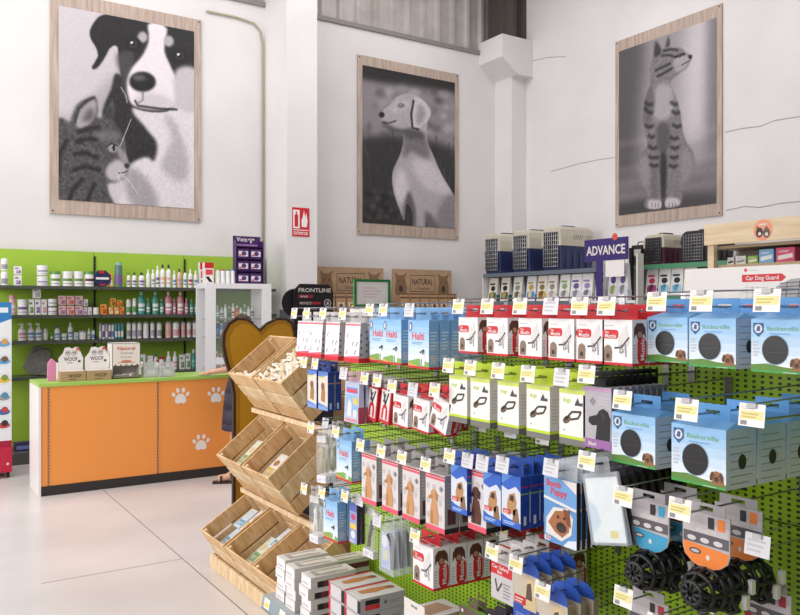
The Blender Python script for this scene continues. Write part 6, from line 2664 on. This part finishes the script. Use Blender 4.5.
def make_foodbag(w, h, base, c1, c2, c3):
    b = MB()
    d = w * .5
    b.body(w, d, h, col(base, .4), .02, w * .96)
    b.P([(w * .1, h * .1), (w * .9, h * .1), (w * .9, h * .4), (w * .5, h * .46), (w * .1, h * .38)], col(c1), 1)
    b.E(w * .5, h * .6, w * .26, h * .12, col(c2), 2)
    b.E(w * .42, h * .3, w * .2, h * .14, col(c3), 2, 10)
    b.E(w * .56, h * .38, w * .1, h * .07, col(c3), 2, 8)
    b.Q(w * .12, w * .7, h * .76, h * .84, col(c2), 2)
    b.side()
    b.Q(.0, d, 0, h * .3, col(c1), 1)
    o = b.build('pet_food_bag')
    t = MB()
    t.box(-w * .48, w * .48, -.007, .007, h + .0003, h + .025, col(base, .4))
    t.build('bag_seam', o)
    return o


FB = [('#e8e4da', '#2f6f6a', '#26262a', '#c9a23a'), ('#e8e6e2', '#c8c4b8', '#8fa07a', '#6a6a5a'), ('#e6e9ee', '#3f8ad0', '#c9a84a', '#e4d4a0'), ('#ece6da', '#c9a64a', '#8a7a4a', '#7a5a34'),
      ('#efedea', '#d8d2cc', '#9a8f86', '#b8aca2'), ('#efefee', '#cfd6d2', '#8fae7a', '#8d8a88'), ('#efefee', '#cfd0da', '#6a5a9a', '#8d8a9a'), ('#efefee', '#d3d0d6', '#a08ac0', '#7a7682')]
fb = {}


def foodbag(px, X, zb, w, h, st, label, group):
    k = (st, w, h)
    if k not in fb:
        fb[k] = Proto(make_foodbag, w, h, *FB[st])
    o = fb[k].put((X + w * .25, yat(px, X), zb + .0015), FACE_X)
    return tag(o, label, 'bag', group)


xs = [(492, 0), (504, 0), (516.5, 1), (530, 2), (541, 3), (551, 4), (563.5, 5), (575, 6), (586, 7)]
for i, (px, st) in enumerate(xs):
    foodbag(px, 7.46, ZB_, .19, .325, st, '%s food bag, %s from the corner column under the pet carriers' % (
        ('black and yellow', 'grey white', 'blue and gold', 'cream and gold', 'plain pale', 'white and green', 'white and violet', 'white and lilac')[st], ORD[i]), 'food bags under the pet carriers')
FB += [('#efeeee', '#d9d0da', '#5a3f86', '#8fae4a'), ('#f2f0f2', '#c64a9a', '#d83a5a', '#6a4a34'), ('#f1f1ee', '#a9cfe0', '#2f2f3a', '#5f9fc0'), ('#efe9ee', '#d84a86', '#8a3a5a', '#3a3034')]
for i, (px, st) in enumerate(((600, 8), (612.5, 8), (622, 6))):
    foodbag(px, 6.95, 1.735, .15, .39, st, 'tall white sack, %s from the carriers, beside the lettered violet sign' % ORD[i], 'sacks by the violet sign')
# pallet shelf the sacks stand on, with the brand sign on a post
b = MB()
b.box(-.22, .22, -.5, .5, 1.70, 1.733, WSTEEL)
r = empty('sign_display', (7.12, 6.13 + .25, 0))
b.build('shelf', r)
for sy in (-.49, .47):
    b = MB()
    b.box(-.2, .2, sy, sy + .02, 0, 1.699, WSTEEL)
    b.build('end_panel', r)
b = MB()
b.box(.15, .19, -.135, -.095, 1.734, 2.35, BLACK)
b.box(-.2, -.1, -.52, -.50, 1.2, 2.25, OFFW)
b.build('post', r)
tag(r, 'pale display rack for the tall white sacks below the violet sign', 'rack')
SXp = 6.86
ya, yb_ = yat(585, SXp), yat(628, SXp)
zt_, zb_ = zX(606, 239, SXp), zX(606, 261, SXp)
b = MB()
ww, hh = ya - yb_, zt_ - zb_
b.body(ww, .02, hh, col('#382c70', .4))
b.T('ADVANCE', ww * .05, hh * .28, hh * .42, OFFW, 1, True, ww * .9)
b.E(ww * .72, hh * 1.04, hh * .16, hh * .16, col('#d8553c'), 2)
o = b.build('brand_sign', None, (SXp, (ya + yb_) / 2, zb_), FACE_X)
t = MB()
t.box(-ww * .22, -ww * .08, -.008, .008, 1.735 - zb_, -.0005, col('#382c70', .4))
t.box(ww * .0, ww * .42, -.006, .006, -hh * .75, -.0005, col('#efeaea', .4))
t.build('sign_post', o)
tag(o, 'violet sign with bold white lettering above the tall sacks', 'sign')
for i, (px, st) in enumerate(((651, 9), (663.5, 10), (676, 10), (689, 10))):
    foodbag(px, 7.46, 1.79, .165, .285, st, '%s food bag on the green edged shelf, %s from the sign' % (('white and magenta', 'white and blue')[st - 9], ORD[i]), 'bags on the green edged shelf')
for i, (px, st) in enumerate(((650, 3), (662, 0), (673, 11), (684, 11))):
    foodbag(px, 7.46, 1.40, .155, .30, st, '%s food bag on the lower green edged shelf, %s from the sign' % (('cream and gold', 'black and yellow', 'pink', 'pink')[i], ORD[i]), 'bags on the lower green edged shelf')

# ---- pale wooden unit with header and round emblem
UX = 6.85
ya, yb_ = yat(704, UX), 3.3
r = empty('wooden_unit', (UX, (ya + yb_) / 2, 0))
hy = (ya - yb_) / 2
PW_ = wood('birch', '#d9c19c', '#e8d5b4', (6, .6, 6), .6, 3)
za, zb_ = zX(704, 225.5, UX), zX(704, 246, UX)
b = MB()
b.box(0, .03, -hy, hy, zb_, za, PW_)
b.frame((0, hy, zb_), (0, -1, 0), (0, 0, 1))
hd_ = ya - yat(763, UX)
b.E(hd_, (za - zb_) * .5, .098, .098, col('#f0a183'), 1, 26)
b.E(hd_ - .036, (za - zb_) * .4, .037, .048, col('#4a3c38'), 2, 12)
b.E(hd_ + .036, (za - zb_) * .36, .036, .048, col('#6a5c54'), 2, 12)
b.P([(hd_ - .07, .12), (hd_ - .06, .145), (hd_ - .045, .125)], col('#4a3c38'), 2)
b.P([(hd_ + .02, .12), (hd_ + .03, .14), (hd_ + .05, .12)], col('#6a5c54'), 2)
b.E(hd_ - .034, (za - zb_) * .34, .016, .018, OFFW, 3, 8)
b.E(hd_ + .036, (za - zb_) * .30, .016, .018, OFFW, 3, 8)
b.Q(hd_ - .04, hd_ + .04, .148, .165, OFFW, 2)
b.build('header_board', r)
for y in (hy - .09, -hy + .02):
    b = MB()
    b.box(.031, .09, y, y + .07, 0, za - .01, PW_)
    b.build('post', r)
zs_ = zX(760, 262, UX + .2)
for z in (zs_ - .02, 1.6, 1.1, .5):
    b = MB()
    b.box(.1, .5, -hy, hy - .02, z - .03, z, col('#b9a283'))
    b.build('shelf', r)
b = MB()
b.box(.101, .52, -hy + .3, hy - .04, zs_ + .14, zs_ + .17, col('#a8957a'))
b.build('upper_shelf', r)
b = MB()
b.box(.501, .52, -hy, hy - .02, 0, zs_ + .139, col('#8b8279'))
b.build('back_panel', r)
tag(r, 'pale wooden shelving unit with header board and round orange emblem', 'shelving')
for i, (pa, pb, hgt, c1, c2) in enumerate(((727, 733, .07, '#e8e6e2', '#2a2a2e'), (735, 745, .08, '#e9e7e4', '#9a9a9a'), (747, 757, .075, '#8fb84a', '#e8e8e0'), (758.5, 773, .13, '#7fb4dc', '#e8eef2'), (775.5, 794, .135, '#d8567a', '#f0e6e8'))):
    X = UX + .14
    y0, y1 = yat(pb, X), yat(pa, X)
    b = MB()
    w = y1 - y0
    b.body(w, .12, hgt, col(c1))
    b.P([(w * .1, hgt * .15), (w * .9, hgt * .3), (w * .9, hgt * .6), (w * .1, hgt * .45)], col(c2), 1)
    b.scrib(w * .15, w * .8, hgt * .68, hgt * .85, 2, col(c2), 1)
    o = b.build('small_carton', None, (X + .07, (y0 + y1) / 2, zs_ - .02 + .001), FACE_X)
    tag(o, '%s carton on the shelf below the wooden header' % ('tiny black and white', 'white and grey', 'green', 'pale blue', 'pink')[i], 'box')
# ================================================================== LIGHT
w = bpy.data.worlds.new('daylight')
SC.world = w
w.use_nodes = True
bg = w.node_tree.nodes['Background']
bg.inputs['Color'].default_value = (1, .97, .99, 1)
bg.inputs['Strength'].default_value = .22


def area(name, loc, target, sx, sy, e, c=(1, 1, 1)):
    l = bpy.data.lights.new(name, 'AREA')
    l.shape = 'RECTANGLE'
    l.size, l.size_y = sx, sy
    l.energy = e * .6
    l.color = c
    o = bpy.data.objects.new(name, l)
    COL.objects.link(o)
    o.location = loc
    o.rotation_euler = (Vector(target) - Vector(loc)).to_track_quat('-Z', 'Y').to_euler()
    return o


area('skylight', (.5, 6.8, 7.0), (.5, 6.8, 0), 4, 4, 380, (1, .965, .97))
area('skylight', (5, 6.2, 7.0), (5, 6.2, 0), 3, 5, 330, (1, .965, .97))
area('shopfront_daylight', (-4.2, 5.4, 3.0), (2.0, 4.6, 1.1), 4.5, 3.4, 610, (1, .975, .985))
area('entrance_daylight', (-3.5, .5, 3.8), (4.5, 8.5, 2.4), 4, 3, 400, (1, .975, .985))
SC.view_settings.view_transform = 'Standard'
SC.view_settings.exposure = -.42
dups = [(k, v) for k, v in _LBL.items() if len(v) > 1]
print('THINGS', sum(len(v) for v in _LBL.values()), 'SHARED LABELS', len(dups), dups[:8])
